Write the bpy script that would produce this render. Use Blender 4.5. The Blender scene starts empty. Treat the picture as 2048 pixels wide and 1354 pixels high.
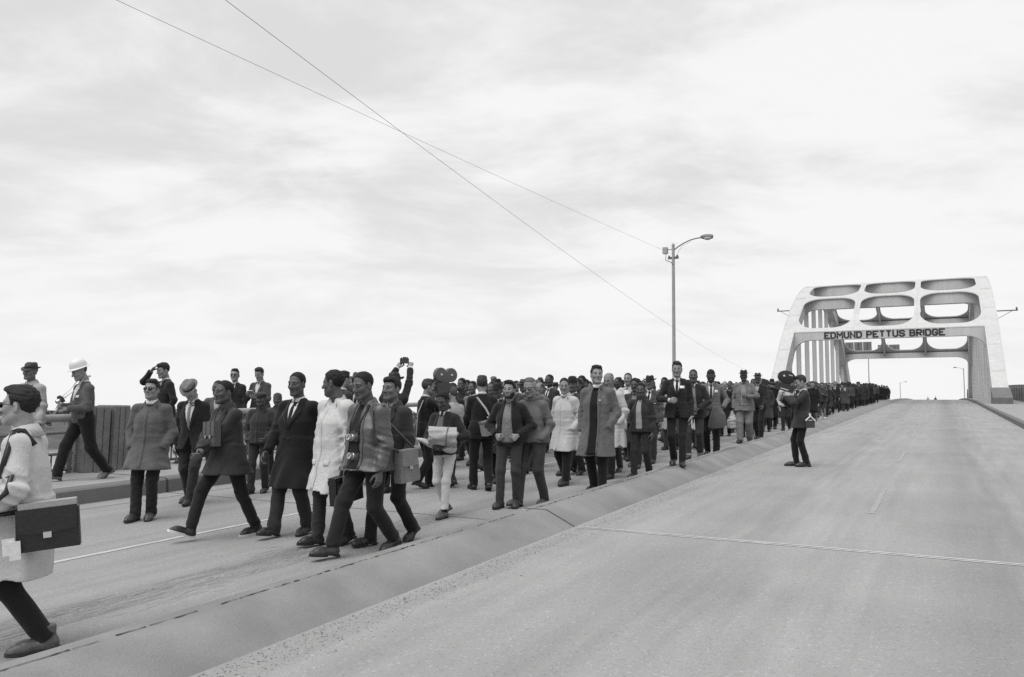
import bpy, math, random
import numpy as np
from mathutils import Matrix, Vector
# ------------------------------------------------------------------ camera, sky, sun, exposure
scene = bpy.context.scene
FPX = 1593.0; YAW, PITCH, ROLL = [math.radians(a) for a in (28.28, 5.35, .7)]; EYE = np.array([0., 0., 1.6])
def cam_axes():
    fw = np.array([-math.sin(YAW) * math.cos(PITCH), math.cos(YAW) * math.cos(PITCH), math.sin(PITCH)]); rt = np.array([math.cos(YAW), math.sin(YAW), 0.]); up = np.cross(rt, fw)
    c, s = math.cos(ROLL), math.sin(ROLL); return c * rt + s * up, -s * rt + c * up, fw
RT, UP, FW = cam_axes()
cd = bpy.data.cameras.new('camera'); camo = bpy.data.objects.new('camera', cd); scene.collection.objects.link(camo); scene.camera = camo
cd.sensor_width = 36; cd.lens = FPX * 36 / 2048; cd.clip_end = 6000; cd.clip_start = .05
mw = Matrix.Identity(4)
for i in range(3): mw[i][0] = RT[i]; mw[i][1] = UP[i]; mw[i][2] = -FW[i]; mw[i][3] = EYE[i]
camo.matrix_world = mw
scene.view_settings.view_transform = 'Standard'; scene.view_settings.look = 'None'; scene.view_settings.gamma = 1; scene.view_settings.exposure = .8; scene.view_settings.use_curve_mapping = False
scene.cycles.use_denoising = False; scene.cycles.max_bounces = 5; scene.cycles.diffuse_bounces = 3; scene.cycles.glossy_bounces = 2; scene.cycles.transmission_bounces = 4; scene.cycles.transparent_max_bounces = 8
SUN_EL, SUN_AZ = math.radians(62), math.radians(192)      # azimuth of the sun measured from +Y towards +X
world = bpy.data.worlds.new('World'); scene.world = world; world.use_nodes = True
nt = world.node_tree; bg = nt.nodes['Background']; L = nt.links.new
def wn(t, **kw):
    n = nt.nodes.new(t)
    for k, v in kw.items(): setattr(n, k, v)
    return n
def wmath(op, a, b=None, c=None):
    n = wn('ShaderNodeMath', operation=op)
    for i, q in enumerate((a, b, c)):
        if q is None: continue
        if isinstance(q, (int, float)): n.inputs[i].default_value = q
        else: L(q, n.inputs[i])
    return n.outputs[0]
sky = wn('ShaderNodeTexSky', sky_type='NISHITA'); sky.sun_disc = False; sky.sun_elevation = SUN_EL; sky.sun_rotation = SUN_AZ
bw = wn('ShaderNodeRGBToBW'); L(sky.outputs[0], bw.inputs[0])
tc = wn('ShaderNodeTexCoord'); sp = wn('ShaderNodeSeparateXYZ'); L(tc.outputs['Generated'], sp.inputs[0])
zc = wmath('ADD', wmath('MAXIMUM', sp.outputs[2], 0.), .24); ux = wmath('DIVIDE', sp.outputs[0], zc); uy = wmath('DIVIDE', sp.outputs[1], zc)
# cloud deck overhead: layers of cloud on a flat ceiling, seen in perspective; rows lie across the view
ca, sa = math.cos(YAW), math.sin(YAW)
cxn = wn('ShaderNodeCombineXYZ'); L(wmath('ADD', wmath('MULTIPLY', ux, ca), wmath('MULTIPLY', uy, sa)), cxn.inputs[0]); L(wmath('ADD', wmath('MULTIPLY', ux, -sa), wmath('MULTIPLY', uy, ca)), cxn.inputs[1])
mp = wn('ShaderNodeMapping'); L(cxn.outputs[0], mp.inputs[0]); mp.inputs['Location'].default_value = (12.6, 4.4, 0.); mp.inputs['Scale'].default_value = (1.15, 1.75, 1.); mp.inputs['Rotation'].default_value = (0, 0, .22)
n1 = wn('ShaderNodeTexNoise'); L(mp.outputs[0], n1.inputs['Vector']); n1.inputs['Scale'].default_value = 1.5; n1.inputs['Detail'].default_value = 9; n1.inputs['Roughness'].default_value = .60; n1.inputs['Distortion'].default_value = .35
n2 = wn('ShaderNodeTexNoise'); L(mp.outputs[0], n2.inputs['Vector']); n2.inputs['Scale'].default_value = .42; n2.inputs['Detail'].default_value = 3; n2.inputs['Roughness'].default_value = .5
den = wmath('ADD', wmath('MULTIPLY', n1.outputs['Fac'], .72), wmath('MULTIPLY', n2.outputs['Fac'], .38))
mr = wn('ShaderNodeMapRange', interpolation_type='SMOOTHSTEP'); L(den, mr.inputs[0]); mr.inputs[1].default_value = .46; mr.inputs[2].default_value = .66; mr.inputs[3].default_value = .97; mr.inputs[4].default_value = .755
hz = wn('ShaderNodeMapRange'); L(sp.outputs[2], hz.inputs[0]); hz.inputs[1].default_value = .0; hz.inputs[2].default_value = .26; hz.inputs[3].default_value = 1.0; hz.inputs[4].default_value = 0.
lum = wmath('ADD', wmath('MULTIPLY', mr.outputs[0], wmath('SUBTRACT', 1., hz.outputs[0])), wmath('MULTIPLY', hz.outputs[0], .955))
tot = wmath('ADD', wmath('MULTIPLY', lum, .94), wmath('MULTIPLY', bw.outputs[0], .006))
L(tot, bg.inputs['Color']); bg.inputs['Strength'].default_value = .575
sd = bpy.data.lights.new('sun', 'SUN'); sd.energy = 1.5; sd.angle = math.radians(50); sd.color = (1, .995, .985); suno = bpy.data.objects.new('sun', sd); scene.collection.objects.link(suno)
dv = Vector((-math.sin(SUN_AZ) * math.cos(SUN_EL), -math.cos(SUN_AZ) * math.cos(SUN_EL), -math.sin(SUN_EL))); suno.rotation_euler = dv.to_track_quat('-Z', 'Y').to_euler(); suno.location = (0, 0, 40)

# road profile and pixel helpers (photograph pixels, 2048 wide): a pixel is a direction, the ground gives its distance
def zr(Y):
    Y = min(Y, 184.); return .037 * Y - (.000165 * (Y - 72) ** 2 if Y > 72 else 0)
def ray(px, py): return RT * ((px - 1024) / FPX) - UP * ((py - 677) / FPX) + FW
def on_road(px, py, dz=0.):
    d = ray(px, py); t = 1.5
    while t < 150:
        p = EYE + t * d
        if p[2] < zr(p[1]) + dz: return np.array([p[0], p[1], zr(p[1]) + dz])
        t += .01
def at_X(px, py, X): d = ray(px, py); return EYE + d * (X / d[0])
def at_Y(px, py, Yv): d = ray(px, py); return EYE + d * (Yv / d[1])
# ------------------------------------------------------------------ materials
MATS = {}
def nodes(name):
    m = bpy.data.materials.new(name); m.use_nodes = True; nt = m.node_tree; b = nt.nodes['Principled BSDF']; return m, nt, b
def N(nt, t, **kw):
    n = nt.nodes.new(t)
    for k, v in kw.items():
        if k.startswith('i_'): n.inputs[k[2:].replace('_', ' ')].default_value = v
        else: setattr(n, k, v)
    return n
def grey(v): return (v, v, v, 1)
def mapr(nt, src, a, b, c, d):
    m = N(nt, 'ShaderNodeMapRange'); m.inputs[1].default_value = a; m.inputs[2].default_value = b; m.inputs[3].default_value = c; m.inputs[4].default_value = d
    nt.links.new(src, m.inputs[0]); return m.outputs[0]
def cloth(v, tweed=0., rough=.9):
    """woven cloth of grey value v: fine weave, soft mottling and small creases"""
    key = ('cloth', round(v, 3), tweed, rough)
    if key in MATS: return MATS[key]
    m, nt, b = nodes('cloth_%03d' % int(v * 1000)); L = nt.links.new
    tc = N(nt, 'ShaderNodeTexCoord')
    n1 = N(nt, 'ShaderNodeTexNoise'); n1.inputs['Scale'].default_value = 9; n1.inputs['Detail'].default_value = 5; L(tc.outputs['Object'], n1.inputs['Vector'])
    n2 = N(nt, 'ShaderNodeTexNoise'); n2.inputs['Scale'].default_value = 240; n2.inputs['Detail'].default_value = 2; L(tc.outputs['Object'], n2.inputs['Vector'])
    a = mapr(nt, n1.outputs['Fac'], .3, .7, v * (.84 if v < .2 else .94), v * (1.16 if v < .2 else 1.05)); c = mapr(nt, n2.outputs['Fac'], .3, .7, 1 - .12 - tweed, 1 + .12 + tweed)
    mu = N(nt, 'ShaderNodeMath', operation='MULTIPLY'); L(a, mu.inputs[0]); L(c, mu.inputs[1]); L(mu.outputs[0], b.inputs['Base Color'])
    n3 = N(nt, 'ShaderNodeTexNoise'); n3.inputs['Scale'].default_value = 17; n3.inputs['Detail'].default_value = 4; n3.inputs['Distortion'].default_value = 1.2; L(tc.outputs['Object'], n3.inputs['Vector'])
    ad = N(nt, 'ShaderNodeMath', operation='MULTIPLY_ADD'); L(n2.outputs['Fac'], ad.inputs[0]); ad.inputs[1].default_value = .025; L(n3.outputs['Fac'], ad.inputs[2])
    bp = N(nt, 'ShaderNodeBump'); bp.inputs['Strength'].default_value = .45; bp.inputs['Distance'].default_value = .013; L(ad.outputs[0], bp.inputs['Height']); L(bp.outputs[0], b.inputs['Normal'])
    b.inputs['Roughness'].default_value = rough; b.inputs['Specular IOR Level'].default_value = .2 if rough > .7 else .5
    b.inputs['Sheen Weight'].default_value = .12; MATS[key] = m; return m
def plain(v, rough=.5, metal=0., bump=0., scale=60, name='paint', var=.1, spec=.5):
    key = ('plain', v, rough, metal, bump, scale, name, var, spec)
    if key in MATS: return MATS[key]
    m, nt, b = nodes('%s_%03d' % (name, int(v * 1000))); L = nt.links.new
    tc = N(nt, 'ShaderNodeTexCoord'); n1 = N(nt, 'ShaderNodeTexNoise'); n1.inputs['Scale'].default_value = scale; n1.inputs['Detail'].default_value = 5; L(tc.outputs['Object'], n1.inputs['Vector'])
    L(mapr(nt, n1.outputs['Fac'], .3, .7, v * (1 - var), v * (1 + var)), b.inputs['Base Color'])
    b.inputs['Roughness'].default_value = rough; b.inputs['Metallic'].default_value = metal; b.inputs['Specular IOR Level'].default_value = spec
    if bump:
        bp = N(nt, 'ShaderNodeBump'); bp.inputs['Strength'].default_value = bump; bp.inputs['Distance'].default_value = .01; L(n1.outputs['Fac'], bp.inputs['Height']); L(bp.outputs[0], b.inputs['Normal'])
    MATS[key] = m; return m
def skin(v): return plain(v, .52, 0, .12, 70, 'skin', .08, .35)
def hairm(v): return plain(v, .7, 0, .5, 160, 'hair', .35, .3)
def leather(v): return plain(v, .42, 0, .25, 45, 'leather', .18, .5)
# ------------------------------------------------------------------ mesh engine
def V(*a): return np.array(a, dtype=float)
def nrm(v):
    v = np.asarray(v, float); return v / max(np.linalg.norm(v), 1e-9)
def rotx(a): c, s = math.cos(a), math.sin(a); return np.array([[1, 0, 0], [0, c, -s], [0, s, c]])
def roty(a): c, s = math.cos(a), math.sin(a); return np.array([[c, 0, s], [0, 1, 0], [-s, 0, c]])
def rotz(a): c, s = math.cos(a), math.sin(a); return np.array([[c, -s, 0], [s, c, 0], [0, 0, 1]])
D2R = math.pi / 180

class Vol:
    """a signed distance field sampled on a grid, built up from smooth-joined shapes"""
    def __init__(self, lo, hi, h):
        self.lo = np.asarray(lo, float); self.h = h
        self.n = np.maximum(np.ceil((np.asarray(hi, float) - self.lo) / h).astype(int) + 1, 4)
        self.F = np.full(self.n, 0.25, np.float32)
        self.ax = [(self.lo[i] + h * np.arange(self.n[i])).astype(np.float32) for i in range(3)]
    def _blk(self, lo, hi, m):
        sl = []
        for i in range(3):
            a = int(np.floor((lo[i] - m - self.lo[i]) / self.h)); b = int(np.ceil((hi[i] + m - self.lo[i]) / self.h)) + 1
            a = max(a, 0); b = min(b, self.n[i])
            if b <= a: return None
            sl.append(slice(a, b))
        sl = tuple(sl)
        return sl, self.ax[0][sl[0]][:, None, None], self.ax[1][sl[1]][None, :, None], self.ax[2][sl[2]][None, None, :]
    def _join(self, sl, d, k):
        a = self.F[sl]
        if k > 0:
            q = np.maximum(k - np.abs(a - d), 0) / k
            self.F[sl] = np.minimum(a, d) - q * q * k * .25
        else: self.F[sl] = np.minimum(a, d)
    def _cut(self, sl, d, k):
        a = self.F[sl]; d = -d
        if k > 0:
            q = np.maximum(k - np.abs(a - d), 0) / k
            self.F[sl] = np.maximum(a, d) + q * q * k * .25
        else: self.F[sl] = np.maximum(a, d)
    def cone(self, p0, p1, r0, r1, k=.02, cut=False, flat1=False, flat0=False):
        p0 = np.asarray(p0, float); p1 = np.asarray(p1, float); R = max(r0, r1)
        b = self._blk(np.minimum(p0, p1) - R, np.maximum(p0, p1) + R, k + 3 * self.h)
        if b is None: return
        sl, X, Y, Z = b; d = p1 - p0; L2 = max(d @ d, 1e-9)
        t0 = ((X - p0[0]) * d[0] + (Y - p0[1]) * d[1] + (Z - p0[2]) * d[2]) / L2
        t = np.clip(t0, 0, 1)
        D = np.sqrt((X - p0[0] - t * d[0]) ** 2 + (Y - p0[1] - t * d[1]) ** 2 + (Z - p0[2] - t * d[2]) ** 2) - (r0 + (r1 - r0) * t)
        if flat1: D = np.maximum(D, (t0 - 1) * math.sqrt(L2))
        if flat0: D = np.maximum(D, -t0 * math.sqrt(L2))
        (self._cut if cut else self._join)(sl, D, k)
    def ell(self, c, r, M=None, k=.02, cut=False):
        c = np.asarray(c, float); r = np.asarray(r, float)
        if M is None: M = np.eye(3)
        ext = np.sqrt(((M * r[None, :]) ** 2).sum(1))
        b = self._blk(c - ext, c + ext, k + 3 * self.h)
        if b is None: return
        sl, X, Y, Z = b; X = X - c[0]; Y = Y - c[1]; Z = Z - c[2]
        q = [M[0, i] * X + M[1, i] * Y + M[2, i] * Z for i in range(3)]
        k0 = np.sqrt(sum((q[i] / r[i]) ** 2 for i in range(3))); k1 = np.sqrt(sum((q[i] / r[i] ** 2) ** 2 for i in range(3))) + 1e-6
        (self._cut if cut else self._join)(sl, k0 * (k0 - 1) / k1, k)
    def loft(self, o, A, st, k=.03, p=2.3):
        """o origin, A columns right/forward/up, stations (s, cx, cy, rx, ry) with s rising"""
        o = np.asarray(o, float); st = np.asarray(st, float)
        R = max(st[:, 3].max() + np.abs(st[:, 1]).max(), st[:, 4].max() + np.abs(st[:, 2]).max())
        e0 = o + A[:, 2] * st[0, 0]; e1 = o + A[:, 2] * st[-1, 0]
        b = self._blk(np.minimum(e0, e1) - R, np.maximum(e0, e1) + R, k + 3 * self.h)
        if b is None: return
        sl, X, Y, Z = b; X = X - o[0]; Y = Y - o[1]; Z = Z - o[2]
        x, y, s = [A[0, i] * X + A[1, i] * Y + A[2, i] * Z for i in range(3)]
        sc = np.clip(s, st[0, 0], st[-1, 0]); f = lambda c: np.interp(sc, st[:, 0], st[:, c])
        rx, ry = f(3), f(4); u = np.abs((x - f(1)) / rx); w = np.abs((y - f(2)) / ry)
        D = ((u ** p + w ** p) ** (1 / p) - 1) * np.minimum(rx, ry)
        D = np.maximum(D, np.maximum(st[0, 0] - s, s - st[-1, 0]))
        self._join(sl, D.astype(np.float32), k)
    def apply(self, fn):
        """F = fn(F, X, Y, Z) on the whole grid"""
        self.F = fn(self.F, self.ax[0][:, None, None], self.ax[1][None, :, None], self.ax[2][None, None, :]).astype(np.float32)
    def wrinkle(self, fn, band=.03):
        i = np.nonzero(np.abs(self.F) < band)
        P = np.stack([self.ax[j][i[j]] for j in range(3)], 1)
        self.F[i] += fn(P).astype(np.float32)
    def sample(self, P):
        q = (P - self.lo) / self.h; i = np.floor(q).astype(int)
        i = np.clip(i, 0, self.n - 2); f = np.clip(q - i, 0, 1); r = 0
        for a in (0, 1):
            for b in (0, 1):
                for c in (0, 1):
                    w = (f[:, 0] if a else 1 - f[:, 0]) * (f[:, 1] if b else 1 - f[:, 1]) * (f[:, 2] if c else 1 - f[:, 2])
                    r = r + w * self.F[i[:, 0] + a, i[:, 1] + b, i[:, 2] + c]
        return r
    def hit(self, O, d, far=.45, mx=.9):
        """march points O+far*d inward along -d onto the surface; returns points"""
        t = np.full(len(O), far)
        for _ in range(70):
            f = self.sample(O + t[:, None] * d)
            t = t - np.clip(f * .8, -.01, .018)
            t = np.maximum(t, far - mx)
        return O + t[:, None] * d
    def mesh(self):
        F = self.F; s = F < 0; n = self.n
        cnt = np.zeros(n - 1, np.int8)
        for a in (0, 1):
            for b in (0, 1):
                for c in (0, 1): cnt += s[a:n[0] - 1 + a, b:n[1] - 1 + b, c:n[2] - 1 + c]
        act = (cnt > 0) & (cnt < 8)
        idx = np.full(n - 1, -1, np.int32); ci = np.nonzero(act); N = len(ci[0]); idx[ci] = np.arange(N)
        acc = np.zeros((N, 3)); num = np.zeros(N); C = np.stack(ci, 1)
        for ax in range(3):
            o = [j for j in range(3) if j != ax]
            for a in (0, 1):
                for b in (0, 1):
                    g = C.copy(); g[:, o[0]] += a; g[:, o[1]] += b; g2 = g.copy(); g2[:, ax] += 1
                    f0 = F[g[:, 0], g[:, 1], g[:, 2]]; f1 = F[g2[:, 0], g2[:, 1], g2[:, 2]]
                    m = (f0 < 0) != (f1 < 0); t = f0[m] / (f0[m] - f1[m])
                    p = g[m].astype(float); p[:, ax] += t; acc[m] += p; num[m] += 1
        vv = self.lo + self.h * acc / num[:, None]
        fs = []
        for ax in range(3):
            u, w = [(1, 2), (2, 0), (0, 1)][ax]
            sh = [slice(None)] * 3; A = [slice(1, -1)] * 3; A[ax] = slice(0, n[ax] - 1); B = list(A); B[ax] = slice(1, n[ax])
            sa, sb = s[tuple(A)], s[tuple(B)]; ch = np.nonzero(sa != sb)
            if len(ch[0]) == 0: continue
            g = np.stack(ch, 1); g[:, u] += 1; g[:, w] += 1
            def cell(du, dw):
                q = g.copy(); q[:, u] += du; q[:, w] += dw; return idx[q[:, 0], q[:, 1], q[:, 2]]
            Q = np.stack([cell(-1, -1), cell(0, -1), cell(0, 0), cell(-1, 0)], 1)
            fl = ~sa[ch]; Q[fl] = Q[fl][:, ::-1]; fs.append(Q)
        return vv, np.concatenate(fs) if fs else np.zeros((0, 4), int)

class Geo:
    """verts, quads/tris and material index, joined piece by piece"""
    def __init__(self): self.v = []; self.f = []; self.m = []; self.n = 0
    def add(self, v, f, m=0, M=None, o=None):
        v = np.asarray(v, float)
        if M is not None: v = v @ np.asarray(M).T
        if o is not None: v = v + np.asarray(o)
        self.v.append(v); self.f += [tuple(int(i) + self.n for i in q) for q in f]
        self.m += list(m) if hasattr(m, '__len__') else [m] * len(f)
        self.n += len(v); return self
    def geo(self, g, m=None, M=None, o=None): return self.add(np.concatenate(g.v), g.f, g.m if m is None else m, M, o)
    def box(self, lo, hi, M=None, o=None, m=0):
        lo = V(*lo); hi = V(*hi); v = [[(lo, hi)[(i >> j) & 1][j] for j in range(3)] for i in range(8)]
        return self.add(v, [(0, 2, 3, 1), (4, 5, 7, 6), (0, 1, 5, 4), (2, 6, 7, 3), (0, 4, 6, 2), (1, 3, 7, 5)], m, M, o)
    def tube(self, P, r, n=8, cap=True, m=0, flat=1., up=None):
        """tube along polyline P, radius r or list; flat squashes one axis"""
        P = [np.asarray(p, float) for p in P]; N = len(P); r = [r] * N if not hasattr(r, '__len__') else r
        T = [nrm(P[min(i + 1, N - 1)] - P[max(i - 1, 0)]) for i in range(N)]
        u = nrm(np.cross(T[0], up if up is not None else (V(0, 0, 1) if abs(T[0][2]) < .9 else V(0, 1, 0)))); v = []
        for i in range(N):
            if up is not None: u = nrm(np.cross(T[i], up))
            else: u = nrm(u - T[i] * (u @ T[i]))
            w = np.cross(T[i], u)
            for j in range(n):
                a = 2 * math.pi * j / n; v.append(P[i] + r[i] * (math.cos(a) * u + math.sin(a) * flat * w))
        f = [(i * n + j, i * n + (j + 1) % n, (i + 1) * n + (j + 1) % n, (i + 1) * n + j) for i in range(N - 1) for j in range(n)]
        if cap: f += [tuple(range(n))[::-1], tuple((N - 1) * n + j for j in range(n))]
        return self.add(v, f, m)
    def lathe(self, prof, n=24, sx=1., sy=1., m=0, M=None, o=None, fn=None, close=True):
        v = []
        for (r, z) in prof:
            for j in range(n):
                a = 2 * math.pi * j / n; p = [r * math.cos(a) * sx, r * math.sin(a) * sy, z]
                v.append(fn(p, r, a) if fn else p)
        N = len(prof)
        f = [(i * n + j, i * n + (j + 1) % n, (i + 1) * n + (j + 1) % n, (i + 1) * n + j) for i in range(N - 1) for j in range(n)]
        if close: f += [tuple(range(n))[::-1], tuple((N - 1) * n + j for j in range(n))]
        return self.add(v, f, m, M, o)
    def prism(self, poly, z0, z1, m=0, M=None, o=None):
        n = len(poly); v = [(x, y, z0) for x, y in poly] + [(x, y, z1) for x, y in poly]
        f = [tuple(range(n))[::-1], tuple(range(n, 2 * n))] + [(i, (i + 1) % n, n + (i + 1) % n, n + i) for i in range(n)]
        return self.add(v, f, m, M, o)
    def sheet(self, G, th=.006, nrmv=None, m=0):
        """grid of points G[i][j] with thickness th behind it (along -nrmv)"""
        G = np.asarray(G, float); a, b, _ = G.shape; nv = np.asarray(nrmv, float)
        v = np.concatenate([G.reshape(-1, 3), (G - nv * th).reshape(-1, 3)]); N = a * b
        f = [(i * b + j, i * b + j + 1, (i + 1) * b + j + 1, (i + 1) * b + j) for i in range(a - 1) for j in range(b - 1)]
        f += [tuple(N + q for q in reversed(t)) for t in list(f)]
        ring = [j for j in range(b)] + [i * b + b - 1 for i in range(1, a)] + [(a - 1) * b + j for j in range(b - 2, -1, -1)] + [i * b for i in range(a - 2, 0, -1)]
        f += [(ring[i], N + ring[i], N + ring[(i + 1) % len(ring)], ring[(i + 1) % len(ring)]) for i in range(len(ring))]
        return self.add(v, f, m)
    def data(self, name, mats, smooth=True, ang=None):
        me = bpy.data.meshes.new(name)
        vv = np.concatenate(self.v)
        me.from_pydata(vv.tolist(), [], self.f)
        for mt in mats: me.materials.append(mt)
        if len(mats) > 1: me.polygons.foreach_set('material_index', np.asarray(self.m, np.int32))
        if smooth:
            me.polygons.foreach_set('use_smooth', np.ones(len(me.polygons), bool))
            if ang is not None: me.set_sharp_from_angle(angle=ang * D2R)
        me.update(); return me

def volgeo(vol, m=0): v, f = vol.mesh(); return Geo().add(v, f, m)

COL = bpy.context.scene.collection
def link(name, me, parent=None, loc=None, mats=None):
    o = bpy.data.objects.new(name, me); COL.objects.link(o)
    if parent is not None: o.parent = parent
    if loc is not None: o.location = loc
    if mats:
        for i, mt in enumerate(mats): o.material_slots[i].link = 'OBJECT'; o.material_slots[i].material = mt
    return o
def tag(o, label, cat, group=None):
    o['label'] = label; o['category'] = cat
    if group: o['group'] = group
    return o
def empty(name, loc=(0, 0, 0), rz=0):
    o = bpy.data.objects.new(name, None); COL.objects.link(o); o.location = loc; o.rotation_euler = (0, 0, rz); o.empty_display_size = .2; return o
# ------------------------------------------------------------------ heads, hair, hats, hands, shoes (built once, placed many times)
# head frame: origin at the pivot on top of the neck, face towards +Y; material slots 0 skin, 1 eye, 2 brow, 3 lip
def head_vol(w=1., jaw=1., nose=1., nosew=1., lip=1., brow=1., h=.0042):
    v = Vol((-.1, -.135, -.1), (.1, .14, .185), h)
    v.ell((0, -.014, .088), (.077 * w, .097, .086), k=0)
    v.ell((0, .024, .028), (.062 * w, .072, .098), k=.03)
    for s in (-1, 1):
        v.cone((s * .052 * w, -.004, -.012), (s * .016, .072, -.05 * jaw), .021, .018, k=.035)
        v.ell((s * .043 * w, .062, .026), (.022, .022, .02), k=.03)
        v.cone((s * .014, .086, .074), (s * .046, .072, .076), .0105 * brow, .010, k=.018)
        v.ell((s * .031, .108, .0545), (.018, .0195, .0125), k=.014, cut=True)
        v.ell((s * .031, .0795, .053), (.0125, .0125, .0125), k=.003)
        v.cone((s * .016, .094, .0622), (s * .046, .083, .0605), .0036, .003, k=.006)      # upper lid
        v.ell((s * .0125 * nosew, .1025, .016), (.0085 * nosew, .011, .0075), k=.007)
        v.ell((s * .0785 * w, -.010, .036), (.0085, .021, .033), M=rotz(s * .32) @ rotx(-.15), k=.007)
        v.ell((s * .086 * w, -.004, .040), (.004, .010, .017), M=rotz(s * .32), k=.004, cut=True)
    v.ell((0, .079, -.052 * jaw), (.021, .017, .016), k=.022)
    v.cone((0, .090, .066), (0, .1115 + .004 * nose, .022), .0075, .0115 * nosew, k=.013)
    v.cone((-.018, .090, -.0135), (.018, .090, -.0135), .0065 * lip, .0065 * lip, k=.008)
    v.ell((0, .0955, -.0135), (.014, .006 * lip, .0055 * lip), k=.007)
    v.ell((0, .0945, -.0265), (.0165, .0065 * lip, .0065 * lip), k=.007)
    v.cone((-.022, .101, -.0195), (.022, .101, -.0195), .0022, .0022, k=.004, cut=True)
    v.cone((0, -.018, .0), (0, -.034, -.1), .052, .055, k=.03)
    return v
def head_geo(**kw):
    v = head_vol(**kw); vv, ff = v.mesh(); c = vv[ff].mean(1); x, y, z = np.abs(c[:, 0]), c[:, 1], c[:, 2]
    m = np.zeros(len(ff), int)
    m[(((x - .031) / .0135) ** 2 + ((z - .0535) / .0075) ** 2 < 1) & (y > .074)] = 1
    m[(x > .015) & (x < .046) & (np.abs(z - .0765 + .10 * np.maximum(x - .034, 0)) < .0044) & (y > .055)] = 2
    m[(x < .023) & (z > -.034) & (z < -.0095) & (y > .089)] = 3
    return Geo().add(vv, ff, m)

def sines(seed, n, f0, f1, dirs=None, ridge=False):
    r = np.random.RandomState(seed); K = r.normal(size=(n, 3)); K /= np.linalg.norm(K, axis=1)[:, None]
    if dirs is not None: K = K * np.asarray(dirs)
    fr = np.exp(r.uniform(np.log(f0), np.log(f1), n)); ph = r.uniform(0, 6.3, n); K = K * fr[:, None]
    W = K[r.permutation(n)] * .45; pw = r.uniform(0, 6.3, n)
    def fn(P):
        q = np.sin(P @ K.T + ph + 1.6 * np.sin(P @ W.T + pw))
        return (np.abs(q) * 2 - 1.27).mean(1) * 1.7 if ridge else q.mean(1) * 1.6
    return fn
def hair_geo(style, w=1., h=.0055, seed=1):
    v = Vol((-.115, -.15, -.06), (.115, .14, .235), h)
    t = dict(short=.0075, afro=.017, crew=.006, side=.012, wave=.013, bald=.006, long=.02, boy=.015)[style]
    v.ell((0, -.014, .088), (.077 * w + t * .55, .097 + t * .65, .086 + t), k=0)
    if style == 'side':
        v.ell((-.02, .040, .152), (.050, .048, .024), M=roty(.2), k=.035); v.ell((.015, -.01, .160), (.055, .075, .018), k=.035)
    if style == 'wave':
        v.ell((-.010, .058, .152), (.052, .036, .026), k=.03); v.ell((.025, .015, .162), (.045, .06, .018), k=.03)
    if style == 'boy':
        v.ell((0, .05, .146), (.062, .046, .028), k=.03)
    low = -.035 if style not in ('long',) else -.065
    ys = [-.15, -.075, -.045, -.036, -.028, .004, .012, .021, .036, .048, .062, .080, .095, .14]
    zs = [low - .005, low, -.012, .02, .066, .072, .040, .034, .080, .108, .126, .138, .146, .16]
    if style in ('side', 'wave'): zs[9:] = [.110, .124, .131, .136, .14]
    if style == 'boy': zs[9:] = [.105, .112, .114, .115, .12]
    if style == 'crew': zs[6:8] = [.05, .05]
    if style == 'long': zs = [low] * 8 + [.082, .105, .125, .132, .138, .15]
    if style == 'bald': zs[8:] = [.085, .2, .25, .3, .3, .3]
    def cut(F, X, Y, Z): 
        zl = np.interp(Y, ys, zs) + .004 * np.sin(X * 190 + Y * 60) ; q = np.clip((Z - zl + .002) / (.024 if style in ('side', 'wave', 'boy') else .034), 0, 1); q = q * q * (3 - 2 * q)
        o = np.maximum(F + (1 - q) * (t * .62 + .0035), (zl - Z) * .75)
        if style == 'bald': o = np.maximum(o, -(np.sqrt((X / .062) ** 2 + ((Y - .02) / .085) ** 2) - 1) * .06)
        return o
    v.apply(cut)
    a = dict(afro=.0035, short=.002, crew=.0012, side=.0045, wave=.006, bald=.0015, long=.006, boy=.005)[style]
    s1 = sines(seed, 7, 110, 260, (1, .35, 1) if style in ('side', 'wave', 'long', 'boy') else None)
    v.wrinkle(lambda P: a * s1(P)); return volgeo(v)

def fedora(crown=.108, brim=.062, pinch=1., snap=.35):
    g = Geo()
    def fn(p, r, a):
        x, y, z = p
        if r > .105: z += .030 * abs(x / .15) ** 2 * 1.4 - (snap * .030 if y > 0 else -.012) * (y / .15) ** 2 * 1.6
        if z > .05 and r < .1:
            top = (z - .05) / (crown - .05); z -= pinch * .020 * top * max(0, 1 - (x / .035) ** 2) ; x *= 1 - pinch * .22 * top * max(0, y) / .1
            z -= .012 * top * max(0, y) / .1
        return [x, y, z]
    b = .098 + brim
    g.lathe([(.095, .0), (b, .002), (b + .002, .005), (b, .008), (.100, .009), (.0985, .012), (.097, .05), (.091, .085), (.080, crown - .008), (.06, crown), (.03, crown - .003), (.003, crown - .004)], 28, .84, 1.02, fn=fn)
    return g
def hatband(): return Geo().lathe([(.098, .010), (.1015, .011), (.1005, .036), (.0975, .037)], 28, .84, 1.02)
def hardhat():
    def fn(p, r, a):
        x, y, z = p
        if r > .125: z -= .010 * max(y, 0) / .15
        if z > .04 and abs(x) < .014: z += .006
        return [x, y, z]
    return Geo().lathe([(.105, 0), (.152, -.006), (.154, -.002), (.150, .003), (.120, .010), (.118, .03), (.112, .065), (.098, .095), (.075, .115), (.045, .126), (.003, .129)], 32, .88, 1.02, fn=fn)
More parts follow.
